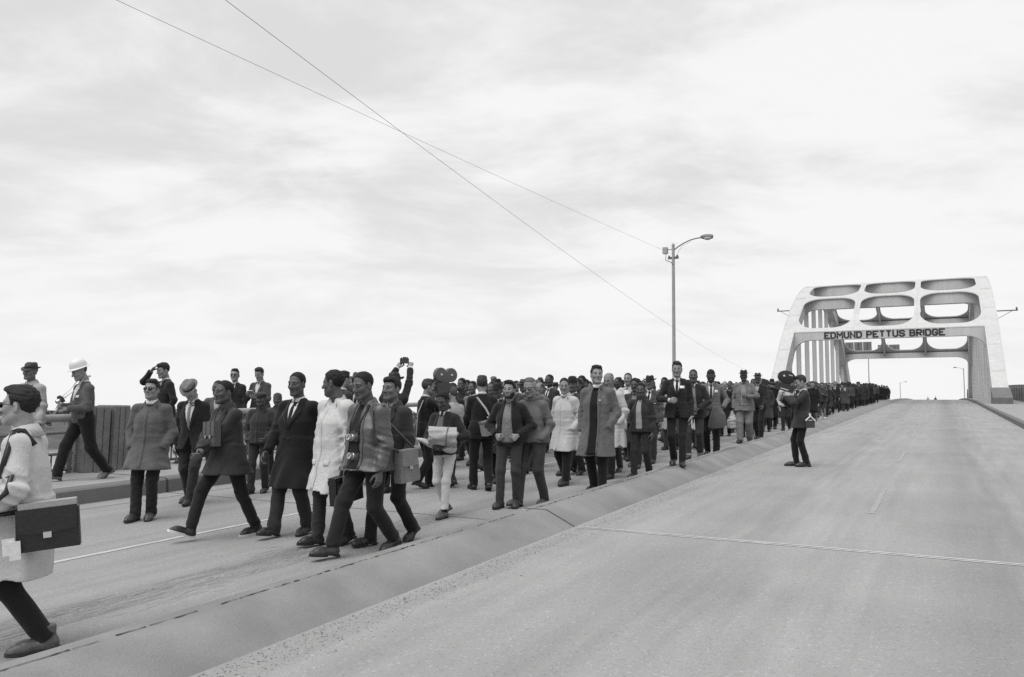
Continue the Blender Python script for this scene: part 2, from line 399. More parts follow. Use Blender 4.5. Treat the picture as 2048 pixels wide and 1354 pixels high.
def flatcap():
    def fn(p, r, a):
        x, y, z = p; y2 = y + (.022 if z > .02 else 0) ; z2 = z - .24 * max(y, 0) - .06 * max(-y, 0)
        if y > .085 and z < .02: y2 += (y - .085) * 1.2; z2 -= .01
        return [x, y2, z2]
    return Geo().lathe([(.090, 0), (.103, .0), (.106, .012), (.112, .03), (.108, .05), (.09, .064), (.05, .072), (.003, .074)], 26, .86, 1.04, fn=fn)
def knitcap(): return Geo().lathe([(.098, 0), (.102, .004), (.103, .032), (.099, .037), (.096, .06), (.085, .088), (.06, .104), (.03, .110), (.003, .111)], 24, .86, 1.03)
def bowler():
    def fn(p, r, a): return [p[0], p[1], p[2] + (.012 * (p[0] / .13) ** 2 if r > .105 else 0)]
    return Geo().lathe([(.095, 0), (.132, .003), (.136, .007), (.132, .010), (.1, .009), (.098, .04), (.094, .07), (.08, .095), (.055, .11), (.003, .115)], 26, .84, 1.02, fn=fn)
HATS = dict(fedora=(fedora, .092), trilby=(lambda: fedora(.105, .045, 1.1, .8), .092), hard=(hardhat, .095), cap=(flatcap, .098), knit=(knitcap, .072), bowler=(bowler, .092))

# right hand, wrist at origin, fingers towards -Z, thumb side +Y, palm facing -X
def hand_geo(curl=(20, 25, 18), thumb=(35, 20), h=.0042, spread=1.):
    v = Vol((-.1, -.07, -.215), (.05, .085, .035), h)
    v.loft((0, 0, 0), np.eye(3), [(-.1, -.002, 0, .012, .040), (-.07, 0, 0, .0145, .042), (-.03, 0, .002, .0165, .034), (.0, 0, 0, .019, .027), (.033, 0, 0, .021, .027)], k=.01)
    for i, (y, L) in enumerate([(.030, .070), (.010, .079), (-.0105, .073), (-.030, .058)]):
        p = V(-.001, y, -.094 + (.004 if i in (0, 3) else 0)); a = 0
        for j, q in enumerate((.46, .30, .24)):
            a += curl[j] * D2R * (1 + .1 * (i - 1)); d = V(-math.sin(a), (y * .25 * spread if j == 0 else 0) * math.cos(a), -math.cos(a))
            n = p + nrm(d) * L * q; r = .0092 - .0010 * j - (.001 if i == 3 else 0)
            v.cone(p, n, r, r - .0008, k=.004); p = n
    p = V(-.006, .024, -.028); d1 = nrm(V(-.45, .75, -.75)); n = p + d1 * .042; v.cone(p, n, .0145, .0115, k=.012)
    a = thumb[0] * D2R; d2 = nrm(V(-.35 - math.sin(a) * .4, .45 - math.sin(a) * .6, -1.)); n2 = n + d2 * .032; v.cone(n, n2, .0108, .0098, k=.005)
    d3 = nrm(d2 + V(-.2, -.25, -.1)); v.cone(n2, n2 + d3 * .024, .0098, .008, k=.004)
    return volgeo(v)

def shoe_geo(kind='dress', h=.0062):
    """ankle joint above the origin, toe to +Y, ground at z=0; slots 0 upper, 1 sole"""
    v = Vol((-.075, -.105, -.01), (.075, .235, .19), h)
    top = .16 if kind == 'boot' else .105
    v.cone((0, -.035, .045), (0, .0, .04), .04, .043, k=.02); v.cone((0, .0, .05), (.004, .13, .035), .042, .046, k=.03)
    v.cone((.004, .12, .03), (-.002, .182 if kind != 'dress' else .192, .022), .047, .03 if kind != 'boot' else .036, k=.03)
    v.cone((0, -.02, .05), (0, -.012, top), .041, .043, k=.025, flat1=True)
    v.apply(lambda F, X, Y, Z: np.maximum(F, .018 - Z))
    s = sines(4, 5, 60, 130); v.wrinkle(lambda P: .0018 * s(P) * (P[:, 2] > .04))
    g = volgeo(v, 0)
    out = [(-.030, -.078), (0, -.086), (.030, -.078), (.037, -.04), (.034, .03), (.050, .10), (.049, .15), (.036, .195), (.008, .222), (-.022, .210), (-.044, .165), (-.047, .11), (-.034, .03), (-.037, -.04)]
    if kind == 'sneaker': out = [(x * 1.04, y * 1.0) for x, y in out]
    th = .026 if kind == 'sneaker' else .018
    sg = Geo()
    if kind == 'sneaker': sg.prism(out, 0.001, th)
    else:
        sg.prism(out, .012, .021); sg.prism([(x * .98, min(y, -.022)) for x, y in out if y < .02] , .001, .013); sg.prism([(x * .97, max(y, .05)) for x, y in out if y > .02][:], .001, .013)
    return g, sg

def neck_tube(p0, p1): 
    g = Geo(); P = [p0 + (p1 - p0) * t for t in (-.12, .15, .5, .8, 1.05)]; g.tube(P, [.056, .058, .055, .055, .055], 16); return g

# small carried things, each in its own frame
def film_camera():
    """35 mm stills camera, lens towards +Y, origin at the body centre"""
    b = Geo().box((-.068, -.018, -.042), (.068, .018, .030)).box((-.063, -.015, .030), (.063, .015, .040)).box((-.022, -.014, .040), (.022, .018, .056))
    b.lathe([(.011, .040), (.011, .052), (.003, .053)], 10, o=(.048, 0, 0)).lathe([(.009, .040), (.009, .049), (.003, .05)], 10, o=(-.05, 0, 0))
    l = Geo().lathe([(.030, 0), (.030, .02), (.027, .022), (.027, .045), (.029, .046), (.029, .056), (.022, .056), (.021, .040), (.002, .038)], 18, M=rotx(-math.pi / 2), o=(0, .018, -.008))
    return b, l
def movie_camera():
    """shoulder film camera: body, two-lobed magazine on top, lens barrel towards +Y"""
    b = Geo().box((-.05, -.16, -.08), (.05, .14, .07)).box((-.035, -.1, .07), (.035, .06, .10)).box((-.07, -.05, -.03), (-.05, .08, .05))
    m = Geo()
    for y, r in ((-.10, .115), (.095, .115)): m.lathe([(r - .012, -.04), (r, -.03), (r, .03), (r - .012, .04), (.03, .042), (.002, .042)], 26, M=roty(math.pi / 2), o=(0, y, .20))
    m.box((-.036, -.08, .09), (.036, .08, .2))
    l = Geo().lathe([(.03, 0), (.03, .05), (.036, .055), (.036, .12), (.05, .125), (.05, .16), (.034, .16), (.002, .15)], 16, M=rotx(-math.pi / 2), o=(0, .14, -.02))
    k = Geo()
    for y in (-.10, .095): k.lathe([(.018, .04), (.018, .052), (.002, .053)], 12, M=roty(math.pi / 2), o=(0, y, .20)).lathe([(.018, .04), (.018, .052), (.002, .053)], 12, M=roty(-math.pi / 2), o=(0, y, .20))
    return b, m, l, k
# ------------------------------------------------------------------ people
def ik(a, c, l1, l2, pole):
    d = c - a; L = np.linalg.norm(d)
    if L > l1 + l2 - .003: c = a + d / L * (l1 + l2 - .003); d = c - a; L = np.linalg.norm(d)
    u = d / L; x = (l1 * l1 - l2 * l2 + L * L) / (2 * L); h = math.sqrt(max(l1 * l1 - x * x, 0))
    p = np.asarray(pole, float); p = nrm(p - u * (p @ u)); return a + u * x + p * h, c
HEADS = {}; HAIRS = {}; HANDS = {}; SHOES = {}; HATM = {}; MESHC = {}
HEADP = [dict(), dict(w=.96, jaw=1.1, nose=1.2), dict(w=1.04, nosew=1.25, lip=1.35, nose=.8), dict(w=.98, nosew=1.3, lip=1.4, jaw=1.05, nose=.7), dict(w=1.07, jaw=.95, nosew=1.1, nose=1.1), dict(w=.95, nosew=1.2, lip=1.25, jaw=.95, nose=.8)]
def get_head(i, lo=False):
    k = (i, lo)
    if k not in HEADS: HEADS[k] = head_geo(h=.0070 if lo else .0043, **HEADP[i])
    return HEADS[k]
def get_hair(st, lo=False):
    k = (st, lo)
    if k not in HAIRS: HAIRS[k] = hair_geo(st, h=.0085 if lo else .0055).data('hair_' + st, [hairm(.02)])
    return HAIRS[k]
HANDP = dict(relax=((18, 28, 20), (30, 10)), grip=((72, 82, 50), (75, 20)), hold=((42, 48, 30), (55, 10)), flat=((6, 8, 6), (10, 0)))
def get_hand(k):
    if k not in HANDS: HANDS[k] = hand_geo(*HANDP[k])
    return HANDS[k]
def get_shoe(k):
    if k not in SHOES:
        g, s = shoe_geo(k); SHOES[k] = (g.data('shoe_' + k, [leather(.03)]), s.data('sole_' + k, [leather(.03)], True, 35))
    return SHOES[k]
def get_hat(k):
    if k not in HATM: HATM[k] = (HATS[k][0]().data('hat_' + k, [cloth(.05)], True, 50), hatband().data('hat_band', [cloth(.02)]))
    return HATM[k]

WALK = dict(L=(-.085, .30, -14, 0), R=(.085, -.30, 34, 0))
WALK2 = dict(L=(-.085, -.30, 34, 0), R=(.085, .30, -14, 0))
STEP = dict(L=(-.09, .14, 0, 0), R=(.09, -.16, 18, 0))
STEP2 = dict(L=(-.09, -.16, 18, 0), R=(.09, .14, 0, 0))
STAND = dict(L=(-.10, .02, 0, 0), R=(.10, -.02, 0, 0))

def skeleton(P):
    J = {}; feet = P.get('feet', STEP); reach = P.get('reach', .846)
    zp = 9.
    for k, s in (('L', -1), ('R', 1)):
        x, y, pt, lf = feet[k]; p = pt * D2R
        if p >= 0: A = V(x, y + .13, lf) + V(0, -.13 * math.cos(p) + .08 * math.sin(p), .13 * math.sin(p) + .08 * math.cos(p))
        else: A = V(x, y - .06, lf) + V(0, .06 * math.cos(p) + .08 * math.sin(p), -.06 * math.sin(p) * -1 * -1 + .08 * math.cos(p)) if False else V(x, y - .06, lf) + rotx(-p) @ V(0, .06, .08)
        J['ank' + k] = A; J['footM' + k] = rotz(P.get('toe', -s * -7 if False else -s * 7) * D2R) @ rotx(-p); J['foot0' + k] = A - J['footM' + k] @ V(0, 0, .08)
        hx, hy = A[0] - s * .095, A[1] - P.get('px', 0)
        zp = min(zp, A[2] + math.sqrt(max(reach ** 2 - hx * hx - hy * hy, .2)))
    zp -= P.get('drop', 0); J['zp'] = zp; px = P.get('px', 0); pel = V(0, px, zp); J['pel'] = pel
    pt = P.get('ptwist', 0) * D2R
    for k, s in (('L', -1), ('R', 1)):
        hip = pel + rotz(pt) @ V(s * .095, 0, 0); J['hip' + k] = hip
        J['kn' + k], J['ank' + k] = ik(hip, J['ank' + k], .43, .42, V(s * .12, 1, 0))
    T = rotz(P.get('twist', 0) * D2R) @ roty(P.get('slean', 0) * D2R) @ rotx(-P.get('lean', 3) * D2R); J['T'] = T
    tp = lambda x, y, z: pel + T @ V(x, y, z)
    J['tp'] = tp; bw = P.get('bw', 1.)
    J['neck'] = tp(0, -.012, .515); J['piv'] = tp(0, .018 + .0, .635)
    hy, hp, hr = [a * D2R for a in P.get('head', (0, 0, 0))]
    J['headM'] = rotz(P.get('twist', 0) * D2R) @ rotz(hy) @ rotx(-hp) @ roty(hr)
    J['piv'] = J['piv'] + rotz(P.get('twist', 0) * D2R) @ rotz(hy) @ V(0, .045 * math.sin(max(hp, 0)), -.012 * math.sin(max(hp, 0)))
    for k, s in (('L', -1), ('R', 1)):
        sh = tp(s * .172 * bw, -.008, .437 + P.get('shrug' + k, 0)); J['sh' + k] = sh; a = P.get('arm' + k, 'hang'); hand = 'relax'; th = V(0, 1, 0)
        Tz = rotz(P.get('twist', 0) * D2R)
        if a == 'hang': w = sh + Tz @ V(s * .055, .03, -.535); pole = V(s * .6, -1, 0)
        elif a == 'fwd': w = sh + Tz @ V(s * .03, .23, -.475); pole = V(s * .5, -1, -.2)
        elif a == 'back': w = sh + Tz @ V(s * .07, -.21, -.49); pole = V(s * .6, -1, 0)
        elif a == 'pocket': w = pel + rotz(pt) @ V(s * .178, .085, -.045); pole = V(s * 1., -1, 0); hand = None
        elif a == 'belt': w = pel + V(s * .155, .13, .06); pole = V(s * 1., -.8, 0); hand = 'grip'; th = V(-s * .6, .4, .4)
        elif a == 'hip': w = pel + V(s * .19, .02, .12); pole = V(s * 1., -.3, 0); hand = 'grip'
        else:
            w = V(*a['w']); w = (pel + T @ (w - V(0, 0, .93))) if a.get('tor', True) else w
            pole = V(*a.get('pole', (s * .8, -1, -.3))); hand = a.get('hand', 'hold'); th = V(*a.get('thumb', (0, 1, .2)))
        el, w = ik(sh, w, .29, .255, pole); J['el' + k] = el; J['wr' + k] = w; J['hand' + k] = hand
        z = nrm(el - w); 
        if not isinstance(a, str) and 'aim' in a: z = -nrm(V(*a['aim']))
        y = nrm(th - z * (th @ z)); J['handM' + k] = np.stack([np.cross(y, z), y, z], 1)
    return J

def body_geo(J, head, lo, female=False):
    """one continuous figure: limbs and torso, neck, head and both hands"""
    g = Geo(); lo_ = np.min([J[k] for k in J if isinstance(J[k], np.ndarray) and J[k].shape == (3,)], axis=0) - .14; hi_ = np.max([J[k] for k in J if isinstance(J[k], np.ndarray) and J[k].shape == (3,)], axis=0) + .14
    v = Vol(lo_, hi_, .016 if female else .024); tp = J['tp']
    v.loft(J['pel'], J['T'], [(-.09, 0, 0, .13, .09), (.0, 0, 0, .15, .10), (.13, 0, 0, .13, .09), (.30, 0, -.01, .145, .095), (.40, 0, -.02, .12, .07), (.47, 0, -.02, .06, .05)], k=.02)
    for k in 'LR':
        v.cone(J['hip' + k], J['kn' + k], .072, .05, k=.03); v.cone(J['kn' + k], J['ank' + k], .049, .036, k=.02)
        if female: v.ell(J['kn' + k] + (J['ank' + k] - J['kn' + k]) * .3 + V(0, -.018, 0), (.045, .045, .09), k=.03)
        v.cone(tp(0, -.02, .42), J['sh' + k], .04, .040, k=.03); v.cone(J['sh' + k], J['el' + k], .046, .036, k=.02); v.cone(J['el' + k], J['wr' + k] if J['hand' + k] else J['el' + k] * .3 + J['wr' + k] * .7, .036, .026, k=.02)
    v.cone(J['neck'], J['piv'], .05, .05, k=.02)
    g.geo(volgeo(v), m=0); g.geo(neck_tube(J['neck'], J['piv'] + J['headM'] @ V(0, -.02, 0)), m=0)
    g.geo(get_head(head, lo), M=J['headM'], o=J['piv'])
    for k, s in (('L', -1), ('R', 1)):
        if J['hand' + k]:
            h = get_hand(J['hand' + k]); S = np.diag([1., 1., 1.]); 
            vv = np.concatenate(h.v); ff = h.f
            if s < 0: vv = vv * V(-1, 1, 1); ff = [q[::-1] for q in ff]
            g.add(vv, ff, 0, J['handM' + k], J['wr' + k])
    return g

def trouser_vol(J, w, h, hem=.03, shorts=None):
    pts = [J[k] for k in ('hipL', 'hipR', 'knL', 'knR', 'ankL', 'ankR')]
    v = Vol(np.min(pts, axis=0) - .16, np.max(pts, axis=0) + V(.17, .17, .22), h); pel = J['pel']
    pb = J.get('belly', 1.)
    v.loft(pel, np.stack([nrm(J['hipR'] - J['hipL']), np.cross(V(0, 0, 1), nrm(J['hipR'] - J['hipL'])), V(0, 0, 1)], 1), [(-.09, 0, -.005, .16 * w, .108 * w), (.0, 0, -.01, .168 * w, .122 * w), (.07, 0, 0, .158 * w, .115 * pb), (.13, 0, 0, .150 * w, .108 * pb)], k=.03)
    for k in 'LR':
        a, b, c = J['hip' + k] + V(0, 0, -.03), J['kn' + k], J['ank' + k]; dn = nrm(c - b)
        v.cone(a, b, .098 * w, .071 * w, k=.035)
        if shorts is None: v.cone(b, c + dn * hem, .070 * w, .063 * w, k=.03, flat1=True)
    if shorts is not None: v.apply(lambda F, X, Y, Z: np.maximum(F, shorts - Z))
    s1 = sines(int(abs(pts[2][1]) * 1000) % 97, 7, 14, 52, (.75, .75, .9), True); kn = [J['knL'], J['knR']]; an = [J['ankL'], J['ankR']]
    def wr(P):
        dk = np.minimum(np.linalg.norm(P - kn[0], axis=1), np.linalg.norm(P - kn[1], axis=1)); da = np.minimum(np.linalg.norm(P - an[0], axis=1), np.linalg.norm(P - an[1], axis=1))
        cr = np.linalg.norm(P - (J['pel'] + V(0, .08, -.08)), axis=1)
        return (.0022 + .008 * np.exp(-(dk / .11) ** 2) + .012 * np.exp(-(da / .12) ** 2) + .008 * np.exp(-(cr / .13) ** 2)) * s1(P)
    v.wrinkle(wr); return v

def coat_vol(J, P, c, h, sp_open=False):
    """jacket, coat or sweater as one shape; c: hem height above ground, fat, flare"""
    pts = [J[k] for k in ('shL', 'shR', 'elL', 'elR', 'wrL', 'wrR', 'hipL', 'hipR', 'neck')]; hem = c['hem']; fat = c.get('fat', 1.); b = c.get('belly', 1.); bw = P.get('bw', 1.)
    lo_ = np.min(pts, axis=0) - .2; hi_ = np.max(pts, axis=0) + .2; lo_[2] = min(hem - .03, lo_[2] + .1); hi_[2] = max(J['neck'][2] + .1, J['wrL'][2] + .08, J['wrR'][2] + .08)
    kx = (J['knL'] + J['knR']) / 2; sp = abs(J['knL'][1] - J['knR'][1])
    lo_[1] -= sp * .3; hi_[1] += sp * .3
    v = Vol(lo_, hi_, h); T = J['T']; pel = J['pel']; tp = J['tp']; L = c.get('loose', 0)
    v.loft(pel, T, [(-.06, 0, .0, .178 * fat + L, .132 * b + L), (.06, 0, .005, .168 * fat + L, .128 * b + L), (.14, 0, .008, .166 * fat + L, .128 * b + L), (.29, 0, .006, .178 * fat * bw + L * .6, .136 * fat + L * .5), (.375, 0, -.004, .170 * fat * bw, .125), (.435, 0, -.012, .135, .103), (.48, 0, -.014, .095, .085), (.525, 0, -.014, .070, .072)], k=.03)
    dep = J['zp'] - hem
    if dep > .06:
        fl = c.get('flare', .03); fr = min(dep / .45, 1.); cx = (kx - pel) * fr * .75
        rx0 = .178 * fat + L; st = [(-dep, cx[0], cx[1], rx0 + fl * 1.0, .132 * b + L + fl + sp * .30 * fr), (-dep * .5, cx[0] * .5, cx[1] * .5, rx0 + fl * .5, .134 * b + L + fl * .5 + sp * .12 * fr), (.02, 0, 0, rx0 - .004, .130 * b + L), (.10, 0, .003, .168 * fat + L, .126 * b + L)]
        v.loft(pel, np.eye(3), st, k=.05)
        for k in 'LR': v.cone(J['hip' + k], J['hip' + k] + (J['kn' + k] - J['hip' + k]) * 1.05, .112, .098, k=.05)
        v.apply(lambda F, X, Y, Z: np.maximum(F, hem - Z + 0 * X))
    for k, s in (('L', -1), ('R', 1)):
        sh, el, wr_ = J['sh' + k], J['el' + k], J['wr' + k]; q = c.get('sleeve', 1.)
        v.cone(tp(s * .045, -.016, .482), sh, .046, .058 * q, k=.045)
        v.cone(sh - V(0, 0, .008), el, .063 * q, .054 * q, k=.035); dn = nrm(wr_ - el); v.cone(el, wr_ - dn * c.get('short', .005), .057 * q, .047 * q, k=.02, flat1=True)
    if c.get('V', 1) < .44 or sp_open: v.ell(tp(0, .085, .525), (.060, .062, .075), M=T, k=.02, cut=True)
    if c.get('cut'):    # cutaway of a suit front below the lowest button
        s0 = c['cut']; fx, fy, fz = T[:, 0], T[:, 1], T[:, 2]
        def f(F, X, Y, Z):
            x = (X - pel[0]) * fx[0] + (Y - pel[1]) * fx[1] + (Z - pel[2]) * fx[2]; y = (X - pel[0]) * fy[0] + (Y - pel[1]) * fy[1] + (Z - pel[2]) * fy[2]; s = (X - pel[0]) * fz[0] + (Y - pel[1]) * fz[1] + (Z - pel[2]) * fz[2]
            w = np.maximum(np.abs(x) - np.maximum((s0 - s) * c.get('cutw', .32), 0), np.maximum(.03 - y, s - s0)); return np.maximum(F, -w)
        v.apply(f)
    sd = c.get('seed', 3); s1 = sines(sd, 3, 12, 30, (1., 1., .55), True); s2 = sines(sd + 5, 5, 18, 36, (1., 1., .14)); s3 = sines(sd + 9, 4, 30, 60, (.5, .5, 1.), True); E = [J['elL'], J['elR']]; W = [J['wrL'], J['wrR']]; am = c.get('wr', 1.)
    def wr(Q):
        de = np.minimum(np.linalg.norm(Q - E[0], axis=1), np.linalg.norm(Q - E[1], axis=1)); dw = np.minimum(np.linalg.norm(Q - W[0], axis=1), np.linalg.norm(Q - W[1], axis=1))
        dn = np.clip((J['zp'] + .08 - Q[:, 2]) / .4, 0, 1)
        return am * ((.0038) * s1(Q) + (.011 * np.exp(-(de / .12) ** 2) + .006 * np.exp(-(dw / .12) ** 2)) * s3(Q) + .016 * dn * s2(Q))
    v.wrinkle(wr)
    if dep > .06: v.apply(lambda F, X, Y, Z: np.maximum(F, hem - Z + 0 * X))
    return v

def drape(vol, J, rows, nx=5, ny=14, off=.004, th=.008, m=0, geo=None, back=False):
    """a strip laid on the front of the garment: rows (s along the spine, x left, x right)"""
    rows = sorted(rows); R = np.asarray(rows, float); S = np.linspace(R[0, 0], R[-1, 0], ny); xl = np.interp(S, R[:, 0], R[:, 1]); xr = np.interp(S, R[:, 0], R[:, 2])
    U = np.linspace(0, 1, nx); G = np.zeros((ny, nx, 3)); T = J['T']; fw = T[:, 1] * (-1 if back else 1)
    for i in range(ny):
        for j in range(nx): G[i, j] = J['tp'](xl[i] + (xr[i] - xl[i]) * U[j], 0, S[i])
    Q = vol.hit(G.reshape(-1, 3), fw, far=.4, mx=.42).reshape(ny, nx, 3) + fw * off
    g = geo or Geo(); g.sheet(Q if back else Q, th, fw, m); return g
def ring_collar(J, r0, r1, z0, z1, gap=0., th=.006, drop=.02, up=None):
    """standing or folded collar round the neck; gap: half angle left open in front (deg)"""
    n = 26; o = J['tp'](0, -.008, .50); A = J['T']; P = []
    a0 = (90 + gap) * D2R; a1 = (450 - gap) * D2R
    for r, z in ((r0, z0), (r1, z1), (r1 - th, z1), (r0 - th, z0)):
        row = []
        for i in range(n + 1):
            a = a0 + (a1 - a0) * i / n; row.append(o + A @ V(r * math.cos(a), r * math.sin(a), z - drop * max(math.sin(a), 0) + .012 * max(-math.sin(a), 0)))
        P.append(row)
    v = np.array(P).reshape(-1, 3); w = n + 1; f = []
    for k in range(4):
        for i in range(n): f.append((k * w + i, k * w + i + 1, ((k + 1) % 4) * w + i + 1, ((k + 1) % 4) * w + i))
    f += [(0, w, 2 * w, 3 * w), (n, 3 * w + n, 2 * w + n, w + n)]
    return Geo().add(v, f)
def M4(M, o, s=1.):
    m = Matrix.Identity(4)
    for i in range(3):
        for j in range(3): m[i][j] = M[i][j] * s
        m[i][3] = o[i]
    return m

TOPS = dict(suit=dict(name='suit_jacket', hem=.78, cut=.05, V=.20, loose=0.), overcoat=dict(name='overcoat', hem=.46, V=.30, loose=.02, flare=.05, sleeve=1.12), raincoat=dict(name='raincoat', hem=.48, V=.42, loose=.022, flare=.06, sleeve=1.16, wr=1.7),
            carcoat=dict(name='coat', hem=.66, V=.40, loose=.022, flare=.05, sleeve=1.14), jacket=dict(name='jacket', hem=.84, V=.30, loose=.014, flare=.012, sleeve=1.08, wr=1.3), sweater=dict(name='sweater', hem=.86, V=.45, loose=.006, flare=.0, wr=1.2))
def make_person(sp, detail=1):
    """sp: the person's pose, clothes and head; returns the body object with clothes, hair and hat as its children"""
    P = sp.get('pose', {}); J = skeleton(P); lo = detail == 0; h = sp.get('h', .0105 if detail else .017)
    hd = sp.get('head', {}); body = body_geo(J, hd.get('id', 0), lo, 'skirt' in sp or 'shorts' in sp.get('legs', {}))
    sk = hd.get('skin', .35); hv = hd.get('hairv', .02)
    me = body.data('person_body', [skin(sk), plain(.03, .2, name='eye'), hairm(min(hv, sk * .5)), skin(sk * .72)])
    root = link('person', me); root['_'] = 0; del root['_']
    ch = {}
    def part(name, g, mat, parent=None, smooth=True, ang=None): return link(name, g.data(name, [mat], smooth, ang), parent or root)
    # legs
    lg = sp.get('legs', {}); tv = None
    if 'skirt' not in sp:
        tv = trouser_vol(J, lg.get('w', 1.), h, hem=lg.get('hem', .03), shorts=lg.get('shorts')); t = part('trousers', volgeo(tv), lg.get('mat') or cloth(lg.get('v', .03)))
        if lg.get('cuff'):
            for k in 'LR':
                dn = nrm(J['ank' + k] - J['kn' + k]); e = J['ank' + k] + dn * .028; link('turn_up', Geo().tube([e - dn * .045, e - dn * .002], [.069, .069], 16).data('turn_up', [cloth(lg['cuff'])]), t)
    kind, sv, ov = sp.get('shoes', ('dress', .02, .015)); sm = get_shoe(kind)
    for k in 'LR':
        o = link('shoe', sm[0], root, mats=[leather(sv)]); o.matrix_local = M4(J['footM' + k], J['foot0' + k])
        q = link('sole', sm[1], o, mats=[plain(ov, .7, name='rubber')])
        if kind == 'sneaker' or lg.get('sock') is not None:
            pass
        if lg.get('sock') is not None:
            dn = nrm(J['ank' + k] - J['kn' + k]); part('sock', Geo().tube([J['ank' + k] - dn * .13, J['ank' + k] + dn * .02], [.05, .045], 12), cloth(lg['sock']))
    # top
    tc = sp.get('top', {}); kd = tc.get('kind', 'suit'); c = dict(TOPS[kd]); c.update(tc); cv = coat_vol(J, P, c, h, 'inner' in sp); mat = c.get('mat') or cloth(c.get('v', .04), c.get('tweed', 0.))
    coat = part(c['name'], volgeo(cv), mat); Vd = c['V']; top = .49; bt = top - Vd     # lowest point of the opening
    sh = tc.get('shirt', .7)
    if sp.get('inner'):     # a garment showing all the way down an open front
        iv, w0, w1, b0 = sp['inner']; ip = part('shirt', drape(cv, J, [(b0, -w1[0], w1[1]), (bt if b0 < bt - .02 else b0 + .02, -w1[0] * .8 - w0 * .2, w1[1] * .8 + w0 * .2), (.38, -w0, w0), (.47, -.05, .05), (.512, -.036, .036)], 7, 26, .003), cloth(iv))
        if sp.get('buttons'): 
            for i in range(4): q = drape(cv, J, [(.34 - i * .085, -.004, .004), (.348 - i * .085, -.004, .004)], 2, 2, .009, .006); part('button', q, plain(.6, name='button'), ip)
        for s in (-1, 1):
            e = w1[0] if s < 0 else w1[1]; r = [(b0, s * e, s * (e + .02)), (.20, s * (e * .9 + .006), s * (e + .028)), (.40, s * w0, s * (w0 + .045)), (.47, s * .045, s * .075), (.51, s * .04, s * .06)]
            r = [(a, min(x, y), max(x, y)) for a, x, y in r]; part('front_edge', drape(cv, J, r, 4, 18, .010, .012), mat, coat)
    elif sh is not None and Vd < .4:
        vw = tc.get('vw', .058); sf = part('shirt', drape(cv, J, [(bt, -.004, .004), (bt + Vd * .55, -vw * .75, vw * .75), (.44, -vw, vw), (.48, -.05, .05), (.512, -.036, .036)], 6, 18, .002), cloth(sh))
        if tc.get('tie') is not None: part('tie', drape(cv, J, [(bt - .005, -.017, .017), (.40, -.021, .021), (.455, -.014, .014), (.478, -.021, .021), (.495, -.018, .018)], 4, 16, .009, .008), cloth(tc['tie']), root)
        if tc.get('lapel', True):
            lw = tc.get('lw', .055)
            for s in (-1, 1):
                r = [(bt - .01, s * -.006 if s < 0 else -.006, s * .012 if s > 0 else .006), (bt + Vd * .35, s * vw * .45, s * (vw * .45 + lw * .75)), (.40, s * vw * .82, s * (vw * .82 + lw * 1.15)), (.43, s * vw * .9, s * (vw * .9 + lw * .8)), (.46, s * vw * .95, s * (vw + lw * .55)), (.505, s * .050, s * .082)]
                r = [(a, min(x, y), max(x, y)) for a, x, y in r]; part('lapel', drape(cv, J, r, 5, 16, .011, .010), mat, coat)
        for i in range(tc.get('buttons', 0)):
            part('button', drape(cv, J, [(bt - .012 - i * .11, -.008, .008), (bt + .002 - i * .11, -.008, .008)], 3, 3, .008, .006), plain(.05, name='button'), coat)
    else:   # closed front: placket, collar points
        if kd in ('raincoat', 'carcoat', 'overcoat', 'jacket'): part('placket', drape(cv, J, [(-(J['zp'] - c['hem']) + .01 if J['zp'] - c['hem'] > .06 else -.05, -.004, .028), (.44, -.004, .03)], 3, 24, .006, .007), mat, coat)
    if c.get('pockets'):
        for s in (-1, 1): r = (s * .07, s * .155); part('pocket_flap', drape(cv, J, [(c['pockets'], min(r), max(r)), (c['pockets'] + .05, min(r), max(r))], 5, 4, .007, .008), mat, coat)
    if tc.get('hemband'): 
        st = drape(cv, J, [(.0, -.1, .1), (.02, -.1, .1)], 2, 2)
    col = tc.get('collar', 'shirt')
    if col in ('shirt', 'both'): part('shirt_collar', ring_collar(J, .074, .062, .012, .052, 6), cloth(tc.get('collarv', sh if sh is not None else .7)))
    if col in ('clerical', 'both_clerical'): part('clerical_collar', ring_collar(J, .072, .067, .016, .060, 0, drop=.010), plain(.8, .5, name='collar'))
    if col in ('coat', 'both', 'both_clerical') or c.get('coatcollar'): part('collar', ring_collar(J, .108 if 'inner' in sp else .122, .078, -.006 if 'inner' in sp else -.026, .056, 46 if 'inner' in sp else 52, .012, .035), mat, coat)
    if c.get('hood'):
        hg = Vol(J['neck'] - .2, J['neck'] + .2, .011); o = J['tp'](0, -.03, .525)
        for i in range(14):
            a0, a1 = i / 14 * 2 * math.pi, (i + 1) / 14 * 2 * math.pi; q = lambda a: o + J['T'] @ V(.085 * math.cos(a), .078 * math.sin(a), -.012 * math.sin(a)); bk = lambda a: .032 + .022 * max(-math.sin(a), 0)
            hg.cone(q(a0), q(a1), bk(a0), bk(a1), k=.01)
        hg.ell(J['tp'](0, -.115, .47), (.09, .045, .075), M=J['T'], k=.03); part('hood', volgeo(hg), mat, coat)
    for k in 'LR':   # shirt cuffs
        if tc.get('cuff') is not None and J['hand' + k]:
            z = nrm(J['el' + k] - J['wr' + k]); part('cuff', Geo().tube([J['wr' + k] + z * .02, J['wr' + k] - z * .014], [.036, .037], 12), cloth(tc['cuff']))
    if 'skirt' in sp:
        zs, vv = sp['skirt']; sv_ = Vol(J['pel'] - V(.3, .4, J['zp'] - zs + .05), J['pel'] + V(.3, .4, .2), h); dd = J['zp'] - zs
        sv_.loft(J['pel'], np.eye(3), [(-dd, 0, 0, .20, .17), (-.1, 0, 0, .18, .13), (.12, 0, 0, .14, .11)], k=.02); part('skirt', volgeo(sv_), cloth(vv))
